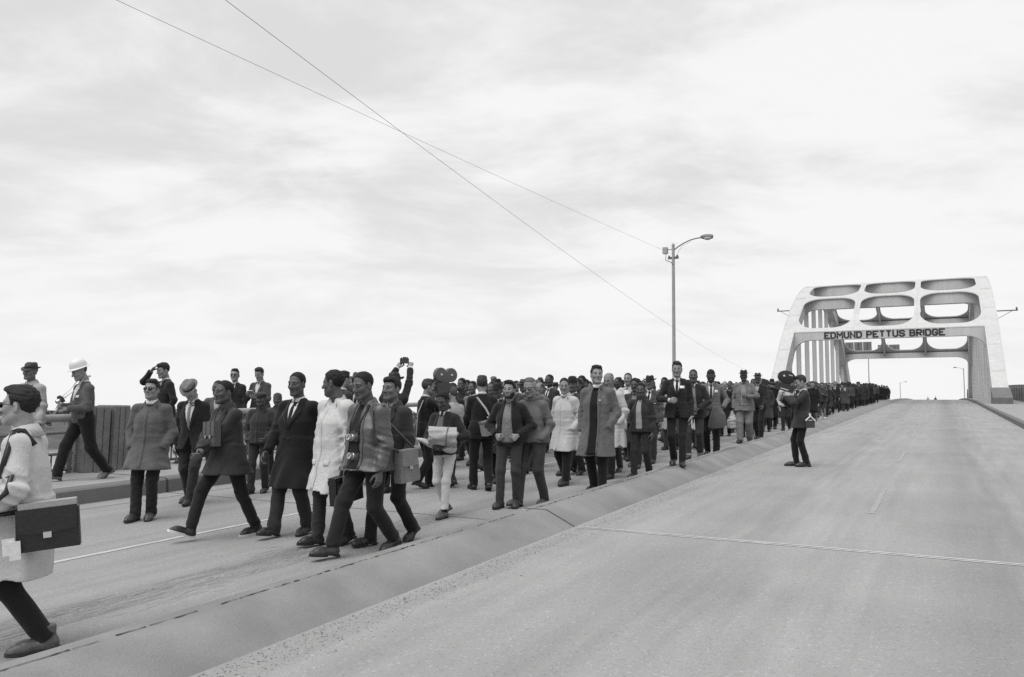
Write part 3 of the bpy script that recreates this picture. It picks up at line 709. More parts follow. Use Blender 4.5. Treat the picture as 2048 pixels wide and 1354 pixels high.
    if tc.get('badge'):
        for bx, bs, bw_, bh, bv in tc['badge']: part('badge', drape(cv, J, [(bs, bx - bw_ / 2, bx + bw_ / 2), (bs + bh, bx - bw_ / 2, bx + bw_ / 2)], 3, 3, .014, .004), plain(bv, .5, name='paper'))
    # head
    if hd.get('hair', 'short') is not None:
        o = link('hair', get_hair(hd.get('hair', 'short'), lo), root, mats=[hairm(hv)]); o.matrix_local = M4(J['headM'], J['piv'])
    if hd.get('hat'):
        hm, bd = get_hat(hd['hat']); zz = HATS[hd['hat']][1] + hd.get('hatz', 0); o = link('hat', hm, root, mats=[plain(hd.get('hatv', .04), .45, name='helmet') if hd['hat'] == 'hard' else cloth(hd.get('hatv', .04))])
        o.matrix_local = M4(J['headM'] @ rotx(hd.get('tilt', -3) * -D2R), J['piv'] + J['headM'] @ V(0, -.012, zz))
        if hd['hat'] in ('fedora', 'trilby', 'bowler'): link('hat_band', bd, o, mats=[cloth(hd.get('bandv', .015))])
    if hd.get('glasses'):
        g = Geo(); dark = hd['glasses'] == 'sun'
        for s in (-1, 1):
            a = [((.0245 if abs(math.cos(t)) else 0) * math.copysign(abs(math.cos(t)) ** .6, math.cos(t)), .0165 * math.copysign(abs(math.sin(t)) ** .6, math.sin(t))) for t in np.linspace(0, 2 * math.pi, 17)[:-1]]
            ringp = [V(s * .031 + x, .104 - .006 * abs(x + s * .02) / .04, .053 + z) for x, z in a]
            g.tube(ringp + [ringp[0]], .0028, 6); g.tube([V(s * .054, .101, .06), V(s * .078, .06, .058), V(s * .083, -.0, .052)], .0028, 6)
        g.tube([V(-.007, .106, .058), V(.007, .106, .058)], .0028, 6)
        o = part('glasses', g, plain(.02, .3, name='glasses_frame')); o.matrix_local = M4(J['headM'], J['piv'])
        for s in (-1, 1):
            pg = Geo().prism([(s * .031 + x * .95, z * .95) for x, z in a], -.001, .001, M=rotx(math.pi / 2), o=(0, .1025, .053)); link('lens', pg.data('lens', [plain(.012, .12, name='dark_lens') if dark else MATS['glass']]), o)
    if hd.get('beard'):
        bv_ = head_vol(h=.006, **HEADP[hd.get('id', 0)]); bv_.F -= .006
        bv_.apply(lambda F, X, Y, Z: np.maximum(F, np.maximum(Z - np.interp(np.abs(X), [0, .02, .03, .06, .08], [-.040, -.038, -.030, .0, .03]), np.maximum(.005 - Y, -.075 - Z))))
        s_ = sines(3, 6, 120, 300); bv_.wrinkle(lambda Q: .002 * s_(Q)); o = part('beard', volgeo(bv_), hairm(hv)); o.matrix_local = M4(J['headM'], J['piv'])
    return root, J, dict(coat=cv, trousers=tv)
# ------------------------------------------------------------------ the setting
XK, XM, XR = -10.62, -4.24, 2.6          # left kerb, median centre, right kerb
JY = 8.5                                  # expansion joint across the deck
def road_mat(name, v, bands, speck, seed):
    """worn deck surfacing: fine aggregate, light chips, oil and wheel bands running along the road"""
    m, nt, b = nodes(name); L = nt.links.new; tc = N(nt, 'ShaderNodeTexCoord'); O = tc.outputs['Object']
    sx = N(nt, 'ShaderNodeSeparateXYZ'); L(O, sx.inputs[0])
    nz = N(nt, 'ShaderNodeTexNoise'); nz.inputs['Scale'].default_value = .7; nz.inputs['Detail'].default_value = 6; L(O, nz.inputs['Vector'])
    st = N(nt, 'ShaderNodeMapping'); st.inputs['Scale'].default_value = (5., .35, 1); st.inputs['Location'].default_value = (seed, 0, 0); L(O, st.inputs[0])
    ns = N(nt, 'ShaderNodeTexNoise'); ns.inputs['Scale'].default_value = 1.; ns.inputs['Detail'].default_value = 5; L(st.outputs[0], ns.inputs['Vector'])
    nf = N(nt, 'ShaderNodeTexNoise'); nf.inputs['Scale'].default_value = 95; nf.inputs['Detail'].default_value = 3; nf.inputs['Roughness'].default_value = .75; L(O, nf.inputs['Vector'])
    vo = N(nt, 'ShaderNodeTexVoronoi'); vo.inputs['Scale'].default_value = 62; L(O, vo.inputs['Vector'])
    def mul(a, c): q = N(nt, 'ShaderNodeMath', operation='MULTIPLY'); L(a, q.inputs[0]); (L(c, q.inputs[1]) if not isinstance(c, (int, float)) else setattr(q.inputs[1], 'default_value', c)); return q.outputs[0]
    col = mul(mapr(nt, nz.outputs['Fac'], .25, .75, v * .9, v * 1.1), mapr(nt, ns.outputs['Fac'], .25, .75, .90, 1.10))
    col = mul(col, mapr(nt, nf.outputs['Fac'], .3, .7, 1 - speck, 1 + speck))
    # irregular edge for the bands
    wx = N(nt, 'ShaderNodeMath', operation='MULTIPLY_ADD'); L(ns.outputs['Fac'], wx.inputs[0]); wx.inputs[1].default_value = .7; L(sx.outputs[0], wx.inputs[2])
    for x0, w, k in bands:
        d = N(nt, 'ShaderNodeMath', operation='SUBTRACT'); L(wx.outputs[0], d.inputs[0]); d.inputs[1].default_value = x0 + .35
        ab = N(nt, 'ShaderNodeMath', operation='ABSOLUTE'); L(d.outputs[0], ab.inputs[0]); mr = N(nt, 'ShaderNodeMapRange', interpolation_type='SMOOTHSTEP'); L(ab.outputs[0], mr.inputs[0]); mr.inputs[1].default_value = 0; mr.inputs[2].default_value = w; mr.inputs[3].default_value = k; mr.inputs[4].default_value = 1.
        col = mul(col, mr.outputs[0])
    # light and dark chips
    wn_ = N(nt, 'ShaderNodeTexWhiteNoise', noise_dimensions='3D'); L(vo.outputs['Position'], wn_.inputs['Vector'])
    ch = N(nt, 'ShaderNodeMapRange'); L(wn_.outputs['Value'], ch.inputs[0]); ch.inputs[1].default_value = .93; ch.inputs[2].default_value = 1.; ch.inputs[3].default_value = 1.; ch.inputs[4].default_value = 1 + speck * 1.8
    dk = N(nt, 'ShaderNodeMapRange'); L(wn_.outputs['Value'], dk.inputs[0]); dk.inputs[1].default_value = 0.; dk.inputs[2].default_value = .1; dk.inputs[3].default_value = 1 - speck * 1.2; dk.inputs[4].default_value = 1.
    col = mul(mul(col, ch.outputs[0]), dk.outputs[0]); L(col, b.inputs['Base Color'])
    bp = N(nt, 'ShaderNodeBump'); bp.inputs['Strength'].default_value = .5; bp.inputs['Distance'].default_value = .006; L(nf.outputs['Fac'], bp.inputs['Height']); L(bp.outputs[0], b.inputs['Normal'])
    b.inputs['Roughness'].default_value = .85; b.inputs['Specular IOR Level'].default_value = .25; return m
def concrete(name, v, scale=3., stain=.12, grain=.10, bump=.35):
    m, nt, b = nodes(name); L = nt.links.new; tc = N(nt, 'ShaderNodeTexCoord'); O = tc.outputs['Object']
    a = N(nt, 'ShaderNodeTexNoise'); a.inputs['Scale'].default_value = scale; a.inputs['Detail'].default_value = 7; L(O, a.inputs['Vector'])
    f = N(nt, 'ShaderNodeTexNoise'); f.inputs['Scale'].default_value = 85; f.inputs['Detail'].default_value = 4; f.inputs['Roughness'].default_value = .7; L(O, f.inputs['Vector'])
    q = N(nt, 'ShaderNodeMath', operation='MULTIPLY'); L(mapr(nt, a.outputs['Fac'], .28, .72, v * (1 - stain), v * (1 + stain)), q.inputs[0]); L(mapr(nt, f.outputs['Fac'], .3, .7, 1 - grain, 1 + grain), q.inputs[1]); L(q.outputs[0], b.inputs['Base Color'])
    bp = N(nt, 'ShaderNodeBump'); bp.inputs['Strength'].default_value = bump; bp.inputs['Distance'].default_value = .006; L(f.outputs['Fac'], bp.inputs['Height']); L(bp.outputs[0], b.inputs['Normal']); b.inputs['Roughness'].default_value = .88; b.inputs['Specular IOR Level'].default_value = .2; return m
M_ROADR = road_mat('deck_surfacing_right', .28, [(-2.1, .75, .90), (.35, .8, .82), (-3.52, .2, .93)], .15, 2.)
M_ROADL = road_mat('deck_surfacing_left', .26, [(-5.6, .35, .80), (-8.9, .9, .88), (-6.6, .5, .95)], .14, 7.)
M_KERB = concrete('kerb_concrete', .15, 2.2); M_WALK = concrete('walk_concrete', .28, 1.6); M_MED = concrete('median_concrete', .22, 1.8, .17, .15); M_POST = concrete('post_concrete', .17, 5, .2, .12, .6)
M_LINE = concrete('worn_road_paint', .42, 9, .12); M_TAR = plain(.035, .7, name='tar', scale=20, var=.3); M_STEELJ = plain(.46, .4, name='joint_steel', scale=8, var=.2)

def strip(prof, y0, y1, dy=1.5, name='strip'):
    """extrude a cross-section (X, height above road) along the road profile, y0..y1"""
    ys = list(np.arange(y0, y1, dy)) + [y1]; v = [(x, y, zr(y) + z) for y in ys for x, z in prof]; n = len(prof)
    f = [(i * n + j, i * n + j + 1, (i + 1) * n + j + 1, (i + 1) * n + j) for i in range(len(ys) - 1) for j in range(n - 1)]
    return Geo().add(v, f)
def struct(name, g, mat, smooth=False, parent=None):
    o = link(name, g.data(name, [mat], smooth, 30 if smooth else None), parent)
    if parent is None: o['kind'] = 'structure'
    return o
Y0, Y1 = -14., 400.
right = struct('road_right', strip([(XM + .15, 0), (XR + .1, 0)], Y0, Y1), M_ROADR)
left = struct('road_left', strip([(XK - .1, 0), (XM - .15, 0)], Y0, Y1), M_ROADL)
def med_prof(s=1): return [(XM - .52, -.02), (XM - .5, .004), (XM - .18, .155), (XM - .14, .168), (XM + .135, .17), (XM + .175, .158), (XM + .50, .006), (XM + .52, -.02)]
med = struct('median', strip(med_prof(), Y0, JY - .012, 1.), M_MED, True)
link('median_section', strip(med_prof(), JY + .012, Y1, 1.5).data('median_section', [M_MED], True, 30), med)
# broken tar-filled seam along the median top
rs = np.random.RandomState(5); sg = Geo(); y = 2.2
while y < 26:
    ln = rs.uniform(.1, .6) if y < 9 else rs.uniform(.3, 1.6); 
    pts = [(XM - .02 + rs.normal() * .004, yy) for yy in np.linspace(y, y + ln, max(4, int(ln / .035)))]; w = [max(.001, .0045 + rs.normal() * .0035) for _ in pts]
    v = [(x + s * ww, yy, zr(yy) + .1742) for (x, yy), ww in zip(pts, w) for s in (-1, 1)]; sg.add(v, [(2 * i, 2 * i + 1, 2 * i + 3, 2 * i + 2) for i in range(len(pts) - 1)])
    y += ln + (rs.uniform(.01, .05) if rs.rand() < .7 else rs.uniform(.1, .35))
link('tar_seam', sg.data('tar_seam', [M_TAR], False), med)
# grit and loose scale lying in the gutter by the median
gg = Geo(); 
for i in range(4200):
    yy = 2.2 + 24 * rs.rand() ** 1.7; x = XM + .54 + abs(rs.normal()) * .17; s = rs.uniform(.002, .007) * (1.8 if rs.rand() < .06 else 1); a = rs.uniform(0, 6.3, 4); q = [(x + s * math.cos(a[0] + k * 1.57) * rs.uniform(.6, 1.3), yy + s * math.sin(a[0] + k * 1.57) * rs.uniform(.6, 1.5), zr(yy) + .001) for k in range(4)]
    gg.add(q + [(x, yy, zr(yy) + s * .7)], [(0, 1, 4), (1, 2, 4), (2, 3, 4), (3, 0, 4)])
go = struct('gutter_grit', gg, plain(.14, .9, name='grit', var=.4, scale=200)); go['kind'] = 'stuff'; go['label'] = 'loose dark grit scattered in the gutter along the median'
# rough scaled strip in the left carriageway: flaking ridges of surfacing
fg = Geo()
for i in range(420):
    yy = rs.uniform(3.2, 8.4); c = -5.52 + .05 * math.sin(yy * 1.7); x = c + rs.normal() * .13; l_ = rs.uniform(.05, .30); w = rs.uniform(.006, .02); hh = rs.uniform(.004, .010); a = rs.normal() * .16
    P = [(-l_, 0), (-l_ * .3, -w), (l_ * .5, -w * .8), (l_, 0), (l_ * .4, w), (-l_ * .5, w * .8)]; v = [(x + p * math.sin(a) + q, yy + p * math.cos(a), zr(yy + p * math.cos(a)) + .001) for p, q in P] + [(x, yy, zr(yy) + hh)]
    fg.add(v, [(k, (k + 1) % 6, 6) for k in range(6)])
fo = struct('scaled_surfacing', fg, M_ROADL); fo['kind'] = 'stuff'; fo['label'] = 'rough flaking strip of surfacing along the left carriageway'
# kerbs and footways
def kerb_l(a, b): return strip([(XK + .02, -.02), (XK, .19), (XK - .03, .215), (XK - .30, .22)], a, b)
kl = struct('kerb_left', kerb_l(Y0, JY - .015), M_KERB, True); link('kerb_section', kerb_l(JY + .015, Y1).data('kerb_section', [M_KERB], True, 30), kl)
struct('footway_left', strip([(XK - .30, .2195), (XK - 2.32, .222), (XK - 2.32, -.6)], Y0, 62.), M_WALK); struct('footway_left_span', strip([(XK - .30, .2195), (-14.7, .222), (-14.7, -.6)], 62., 140.), M_WALK)
kr = struct('kerb_right', strip([(XR + .20, .20), (XR + .03, .195), (XR, .17), (XR - .02, -.02)][::-1], Y0, Y1), M_KERB, True)
struct('footway_right', strip([(XR + .20, .199), (XR + 3.7, .2), (XR + 3.7, -.6)][::-1], Y0, Y1), M_WALK)
# paint: lane line of the left carriageway in dashes, thin edge lines
def paint(x, w, a, b, z=.004, parent=None, seed=1):
    r = np.random.RandomState(seed); ys = np.linspace(a, b, max(3, int((b - a) / .12))); v = []
    for yy in ys:
        for s in (-1, 1): v.append((x + s * (w / 2 + r.normal() * .004), yy, zr(yy) + z))
    return Geo().add(v, [(2 * i, 2 * i + 1, 2 * i + 3, 2 * i + 2) for i in range(len(ys) - 1)])
for i, (a, b) in enumerate([(4.5, 8.4), (13., 17.), (22, 26.2), (31, 35), (40, 44)]): struct('lane_line', paint(-7.28, .075, a, b, seed=i), M_LINE, parent=left)
_lx = on_road(1766, 985)[0]
for i, (a, b) in enumerate([(11., 13.6), (18.5, 21.5), (27., 30.5), (36, 40)]): struct('lane_line', paint(_lx, .07, a, b, seed=20 + i), concrete('worn_lane_paint', .302, 9, .1), parent=right)
struct('edge_line', paint(-10.15, .06, 5.2, 40, seed=9), concrete('faint_road_paint', .28, 9, .1), parent=left)
# expansion joint: steel edges with a dark gap, across both carriageways, and a tarred gap over median and kerb
def cross(x0, x1, ya, yb, z): return Geo().add([(x0, ya, zr(ya) + z), (x1, ya, zr(ya) + z), (x1, yb, zr(yb) + z), (x0, yb, zr(yb) + z)], [(0, 1, 2, 3)])
for (x0, x1, nm, par, wd) in ((XM + .52, XR - .02, 'joint_plate', right, .040), (XK + .03, XM - .52, 'joint_plate', left, .012)):
    struct(nm, cross(x0, x1, JY - .012 - wd, JY - .012, .004), M_STEELJ if wd > .02 else M_LINE, parent=par); struct(nm, cross(x0, x1, JY + .012, JY + .012 + wd, .004), M_STEELJ if wd > .02 else M_LINE, parent=par)
    struct('joint_gap', cross(x0, x1, JY - .012, JY + .012, .0045), M_TAR, parent=par)
mp_ = med_prof()[1:-1]; struct('joint_gap', Geo().add([(x, yy, zr(yy) + z + .003) for yy in (JY - .014, JY + .014) for x, z in mp_], [(i, i + 1, len(mp_) + i + 1, len(mp_) + i) for i in range(len(mp_) - 1)]), M_TAR, parent=med)
struct('joint_gap', strip([(XK + .024, .0), (XK + .004, .188), (XK - .028, .217), (XK - .3, .224), (XK - 2.3, .2252)], JY - .016, JY + .016), M_TAR, parent=kl)
# white chips of litter and scars on the right carriageway
cg = Geo()
for i in range(70):
    yy = rs.uniform(3.2, 26); x = rs.uniform(XM + .8, XR - .2); s = rs.uniform(.003, .010); a = rs.uniform(0, 3); q = [(x + s * math.cos(a + k * 1.57) * rs.uniform(.6, 1.8), yy + s * math.sin(a + k * 1.57) * rs.uniform(.6, 1.4), zr(yy) + .003) for k in range(4)]; cg.add(q, [(0, 1, 2, 3)])
co = struct('pale_chips', cg, plain(.45, .8, name='chip')); co['kind'] = 'stuff'; co['label'] = 'pale chips and scuffs scattered on the road surface'
# deck underside and ground, river and far bank
struct('deck_slab', strip([(-14.7, -.6), (XR + 3.7, -.6)], Y0, Y1, 4.), M_KERB)
m_w, nt_, b_ = nodes('river_water'); b_.inputs['Base Color'].default_value = grey(.20); b_.inputs['Roughness'].default_value = .12; b_.inputs['Specular IOR Level'].default_value = .6
tn = N(nt_, 'ShaderNodeTexNoise'); tn.inputs['Scale'].default_value = .6; tn.inputs['Detail'].default_value = 4; tcw = N(nt_, 'ShaderNodeTexCoord'); nt_.links.new(tcw.outputs['Object'], tn.inputs['Vector']); bpw = N(nt_, 'ShaderNodeBump'); bpw.inputs['Strength'].default_value = .25; bpw.inputs['Distance'].default_value = .2; nt_.links.new(tn.outputs['Fac'], bpw.inputs['Height']); nt_.links.new(bpw.outputs[0], b_.inputs['Normal'])
ZW = -9.
struct('ground', Geo().add([(-3000, -3000, ZW - 1.5), (3000, -3000, ZW - 1.5), (3000, 3000, ZW - 1.5), (-3000, 3000, ZW - 1.5)], [(0, 1, 2, 3)]), concrete('earth', .12, .05, .3))
struct('river', Geo().add([(-230, -500, ZW), (40, -500, ZW), (40, 700, ZW), (-230, 700, ZW)], [(0, 1, 2, 3)]), m_w)
# far bank rises from the water to a wooded plain
bk = Geo(); rs2 = np.random.RandomState(8); ysb = np.linspace(-500, 700, 90); cols = [(-196, -.4), (-206, 1.2), (-222, 3.0), (-250, 4.4), (-320, 5.2), (-700, 6.), (-2600, 7.)]
vb = [(x + rs2.normal() * (2.5 if j < 4 else 8), yy + rs2.normal() * 2, ZW + z + rs2.normal() * .25 * (j > 0)) for yy in ysb for j, (x, z) in enumerate(cols)]; nb = len(cols)
bk.add(vb, [(i * nb + j, i * nb + j + 1, (i + 1) * nb + j + 1, (i + 1) * nb + j) for i in range(len(ysb) - 1) for j in range(nb - 1)]); struct('far_bank', bk, concrete('bank_scrub', .09, .12, .35, .3), True)
# far-off wood along the bank: one mass of leafy crowns on trunks
wg = Geo(); wv = []; wf = []; nn = 0
for i in range(520):
    x = -rs2.uniform(226, 420); yy = rs2.uniform(-120, 420); zb = ZW + 3.8 + (-x - 226) * .006; ht = rs2.uniform(3.5, 7.2) * (1 if rs2.rand() < .85 else 1.25); n = 26
    wv += [(x - .15, yy, zb), (x + .15, yy, zb), (x, yy, zb + ht * .8)]; wf.append((nn, nn + 1, nn + 2)); nn += 3
    for k in range(n):
        u = rs2.normal(size=3); u /= np.linalg.norm(u); r = rs2.uniform(.4, 1.) ; c = np.array([x, yy, zb + ht * .62]) + u * r * np.array([ht * .34, ht * .34, ht * .36]); s = rs2.uniform(.35, .9)
        q = rs2.normal(size=(3, 3)) * s; wv += [tuple(c + q[0]), tuple(c + q[1]), tuple(c + q[2])]; wf.append((nn, nn + 1, nn + 2)); nn += 3
wg.add(wv, wf); wo = struct('far_wood', wg, plain(.075, .9, name='foliage', scale=.4, var=.35)); wo['kind'] = 'stuff'; wo['label'] = 'low dark wood along the far river bank'

# ---- left railing: concrete end posts at the joint, pipe top rail, three bars and balusters
XRAIL = XK - 2.10
M_PIPE = plain(.30, .6, name='rail_pipe', scale=6, var=.12, bump=.1); M_BAR = plain(.13, .6, name='rail_bar', scale=8, var=.15)
def rail_bay(y0, y1, label, fine=True):
    r = empty('railing', (XRAIL, (y0 + y1) / 2, zr((y0 + y1) / 2) + .22)); lo = np.array(r.location)
    def P(y, z): return V(0, y, zr(y) + z) + V(XRAIL, 0, 0) - lo
    yy = np.linspace(y0, y1, 8)
    link('top_rail', Geo().tube([P(y, 1.13) for y in yy], .062, 12).data('top_rail', [M_PIPE]), r)
    for z, w in ((.885, .018), (.545, .022), (.285, .026)):
        v = [P(y, z) for y in yy]; link('rail_bar', Geo().tube(v, w * 1.3, 4, flat=.8).data('rail_bar', [M_BAR], False), r)
    n = max(2, int((y1 - y0) / 1.15)); 
    for i in range(n + 1):
        y = y0 + .05 + (y1 - y0 - .1) * i / n; link('rail_post', Geo().box((-.03, -.03, 0), (.03, .03, zr(y) + 1.08 - lo[2]), o=P(y, .22) - V(0, 0, 0) if False else V(0, y - lo[1], 0)).data('rail_post', [M_BAR], False), r)
    g = Geo(); y = y0 + .12
    while y < y1 - .08:
        k = int(round((y - y0) / .115)); top = .885 if k % 3 == 0 else .545; a = P(y, .285); b = P(y, top); g.box((a[0] - .010, a[1] - .010, a[2]), (a[0] + .010, a[1] + .010, b[2])); y += .115
    bo = link('balusters', g.data('balusters', [M_BAR], False), r); bo['kind'] = 'stuff'
    return tag(r, label, 'railing', 'railing bays along the river-side footway')
def end_post(y0, y1, label):
    """tall concrete post: board-marked faces with shallow vertical flutes"""
    n = 6; g = Geo(); w = y1 - y0; pr = []
    def edge(p, q, k, dep):
        out = []
        for i in range(k):
            for t, d in ((i / k + .04, 0), (i / k + .10 / 1, 0), ((i + .88) / k, 0), ((i + .94) / k, dep)): out.append((p[0] + (q[0] - p[0]) * min(t, 1), p[1] + (q[1] - p[1]) * min(t, 1), d))
        return out
    hx = .23; g.box((-hx, -w / 2, -.02), (hx, w / 2, 1.10)); 
    for i in range(3):
        a = -w / 2 + w * (i + .06) / 3; b = -w / 2 + w * (i + .94) / 3; g.box((hx - .02, a, -.01), (hx + .018 + .006 * (i % 2), b, 1.085))
    for i in range(2):
        a = -hx + 2 * hx * (i + .08) / 2; b = -hx + 2 * hx * (i + .92) / 2; g.box((a, -w / 2 - .015, -.01), (b, w / 2 + .015, 1.08))
    o = link('bridge_post', g.data('bridge_post', [M_POST], False), None, (XRAIL + .04, (y0 + y1) / 2, zr((y0 + y1) / 2) + .222))
    bv = o.modifiers.new('b', 'BEVEL'); bv.width = .012; bv.segments = 2; return tag(o, label, 'post')
end_post(8.36, 8.77, 'fluted concrete bridge post behind the man in the hard hat, riverward of the joint')
end_post(8.83, 9.14, 'narrower fluted concrete bridge post across the gap, pipe rail running on towards the arch')
rail_bay(3.0, 8.30, 'pipe railing bay ending at the wider concrete bridge post'); rail_bay(9.2, 13.6, 'pipe railing bay starting at the narrower concrete bridge post')
for a, lab in ((13.75, 'pipe railing bay behind the man in the black overcoat'), (18.6, 'pipe railing bay behind the newsreel camera'), (23.5, 'pipe railing bay behind the suited back with the light strap'), (28.4, 'pipe railing bay behind the cream raincoat')): rail_bay(a, a + 4.75, lab)
# ---- right parapet: dark panels between pale capped posts
pr = empty('parapet', (6., 80, zr(80) + .2)); M_PAR = concrete('parapet_concrete', .09, 4, .3); M_PARC = concrete('parapet_post', .22, 4, .2)
for i in range(22):
    y = 62 + i * 2.4; z0 = zr(y) + .2 - (zr(80) + .2)
    link('parapet_post', Geo().box((-.16, -.16, z0 - .02), (.16, .16, z0 + 1.30), o=(0, y - 80, 0)).box((-.20, -.20, z0 + 1.30), (.20, .20, z0 + 1.38), o=(0, y - 80, 0)).data('parapet_post', [M_PARC], False), pr)
    for k, (a, b) in enumerate(((.10, .24), (.50, .62), (.98, 1.12))): link('parapet_bar', Geo().add([(s * .06, yy - 80, zr(yy) - zr(80) + zz) for yy in (y + .16, y + 2.24) for s in (-1, 1) for zz in (a, b)], [(0, 1, 5, 4), (2, 6, 7, 3), (0, 4, 6, 2), (1, 3, 7, 5), (0, 2, 3, 1), (4, 5, 7, 6)]).data('parapet_bar', [M_PAR], False), pr)
    for k in range(6):
        yy = y + .16 + 2.08 * (k + .5) / 6; zb = zr(yy) - zr(80); link('baluster', Geo().box((-.05, yy - 80 - .07, zb + .24), (.05, yy - 80 + .07, zb + .98)).data('baluster', [M_PAR], False), pr)
tag(pr, 'dark concrete parapet with pale capped posts beyond the right arch leg', 'parapet')
# ------------------------------------------------------------------ steel arch span
YC, HALF, RISE, PAN = 98.9, 31.2, 13.05, 5.6
XL_, XR_ = -12.15, 3.92; RW = 1.0
def ho(Y): return RISE * (1 - (abs(Y - YC) / HALF) ** 2.15)
def zo(Y): return zr(Y) + ho(Y)
M_STEEL = None
def steel(name, v):
    """painted plate: pale weathered paint with faint seams, rain streaks and grime"""
    m, nt, b = nodes(name); L = nt.links.new; tc = N(nt, 'ShaderNodeTexCoord'); O = tc.outputs['Object']
    a = N(nt, 'ShaderNodeTexNoise'); a.inputs['Scale'].default_value = .5; a.inputs['Detail'].default_value = 6; L(O, a.inputs['Vector'])
    st = N(nt, 'ShaderNodeMapping'); st.inputs['Scale'].default_value = (2.2, 2.2, .18); L(O, st.inputs[0]); s = N(nt, 'ShaderNodeTexNoise'); s.inputs['Scale'].default_value = 1.5; s.inputs['Detail'].default_value = 5; L(st.outputs[0], s.inputs['Vector'])
    q = N(nt, 'ShaderNodeMath', operation='MULTIPLY'); L(mapr(nt, a.outputs['Fac'], .3, .7, v * .94, v * 1.05), q.inputs[0]); L(mapr(nt, s.outputs['Fac'], .3, .75, 1.04, .90), q.inputs[1])
    L(q.outputs[0], b.inputs['Base Color']); b.inputs['Roughness'].default_value = .6; b.inputs['Specular IOR Level'].default_value = .3; return m
M_STEEL = steel('arch_paint', .50); M_STEEL2 = steel('arch_paint_soffit', .50)
ORG = V(-4.1, YC, zr(YC))
bridge = empty('arch_bridge', tuple(ORG)); tag(bridge, 'white steel arch bridge span with black lettering across its portal beam', 'bridge')
def bpart(name, g, mat=None, parent=None, smooth=False, ang=None):
    g.v = [np.concatenate(g.v) - ORG]; return link(name, g.data(name, [mat or M_STEEL], smooth, ang), parent or bridge)
def arch_pt(Y, d):
    """point d below the outer curve, measured square to it: returns (Y, z)"""
    e = .05; t = nrm(V(2 * e, zo(Y + e) - zo(Y - e))); return Y + t[1] * d, zo(Y) - t[0] * d
def rib(X):
    g = Geo(); v = []; n = 61; ys = [YC + (HALF + .55) * math.sin(math.pi / 2 * q) for q in np.linspace(-1, 1, n)]
    for Y in ys:
        u = abs(Y - YC) / HALF; d = 1.25 + .95 * u ** 2.5; yi, zi = arch_pt(Y, d)
        for x in (X - RW / 2, X + RW / 2): v += [(x, Y, zo(Y)), (x, yi, zi)]
    f = []
    for i in range(n - 1):
        a, b = 4 * i, 4 * i + 4; f += [(a, b, b + 2, a + 2), (a + 1, a + 3, b + 3, b + 1), (a, a + 1, b + 1, b), (a + 2, b + 2, b + 3, a + 3)]
    f += [(0, 2, 3, 1), (4 * n - 4, 4 * n - 3, 4 * n - 1, 4 * n - 2)]
    r = bpart('arch_rib', Geo().add(v, f))
    # narrow cover plates along both edges, proud of the web, and splice plates across
    for sgn in (-1, 1):
        x = X + sgn * (RW / 2 - .02); vv = []
        for Y in ys:
            for xa, dz in ((x - .05, .022), (x + .05, .022), (x + .05, -.03), (x - .05, -.03)): vv.append((xa, Y, zo(Y) + dz))
        ff = [(4 * i + k, 4 * i + (k + 1) % 4, 4 * i + 4 + (k + 1) % 4, 4 * i + 4 + k) for i in range(n - 1) for k in range(4)]; bpart('edge_angle', Geo().add(vv, ff), parent=r)
    for k, Y in enumerate((71., 73.9, 79.5, 84.2, 90.5, 107., 113.5, 118.4, 124.)):
        a, b = Y - .22, Y + .22; vv = [(xx, yy, zo(yy) + dz) for yy in (a, b) for xx, dz in ((X - .40, .035), (X + .40, .035), (X + .40, -.02), (X - .40, -.02))]
        bpart('splice_plate', Geo().add(vv, [(0, 1, 5, 4), (1, 2, 6, 5), (2, 3, 7, 6), (3, 0, 4, 7), (0, 3, 2, 1), (4, 5, 6, 7)]), parent=r)
    return r
for X in (XL_, XR_): rib(X)
XI0, XI1 = XL_ + RW / 2, XR_ - RW / 2; CW = (XI1 - XI0) / 3
STN = [YC + 7.5 * k for k in (-3, -2, -1, 0, 1, 2, 3)]
def rrect(cx, cy, hx, hy, rx, ry, n):
    P = []
    for qx, qy, a0 in ((1, 1, 0), (-1, 1, 90), (-1, -1, 180), (1, -1, 270)):
        for i in range(n):
            a = (a0 + 90 * i / (n - 1)) * D2R; P.append((cx + qx * (hx - rx) + rx * math.cos(a), cy + qy * (hy - ry) + ry * math.sin(a)))
    return P
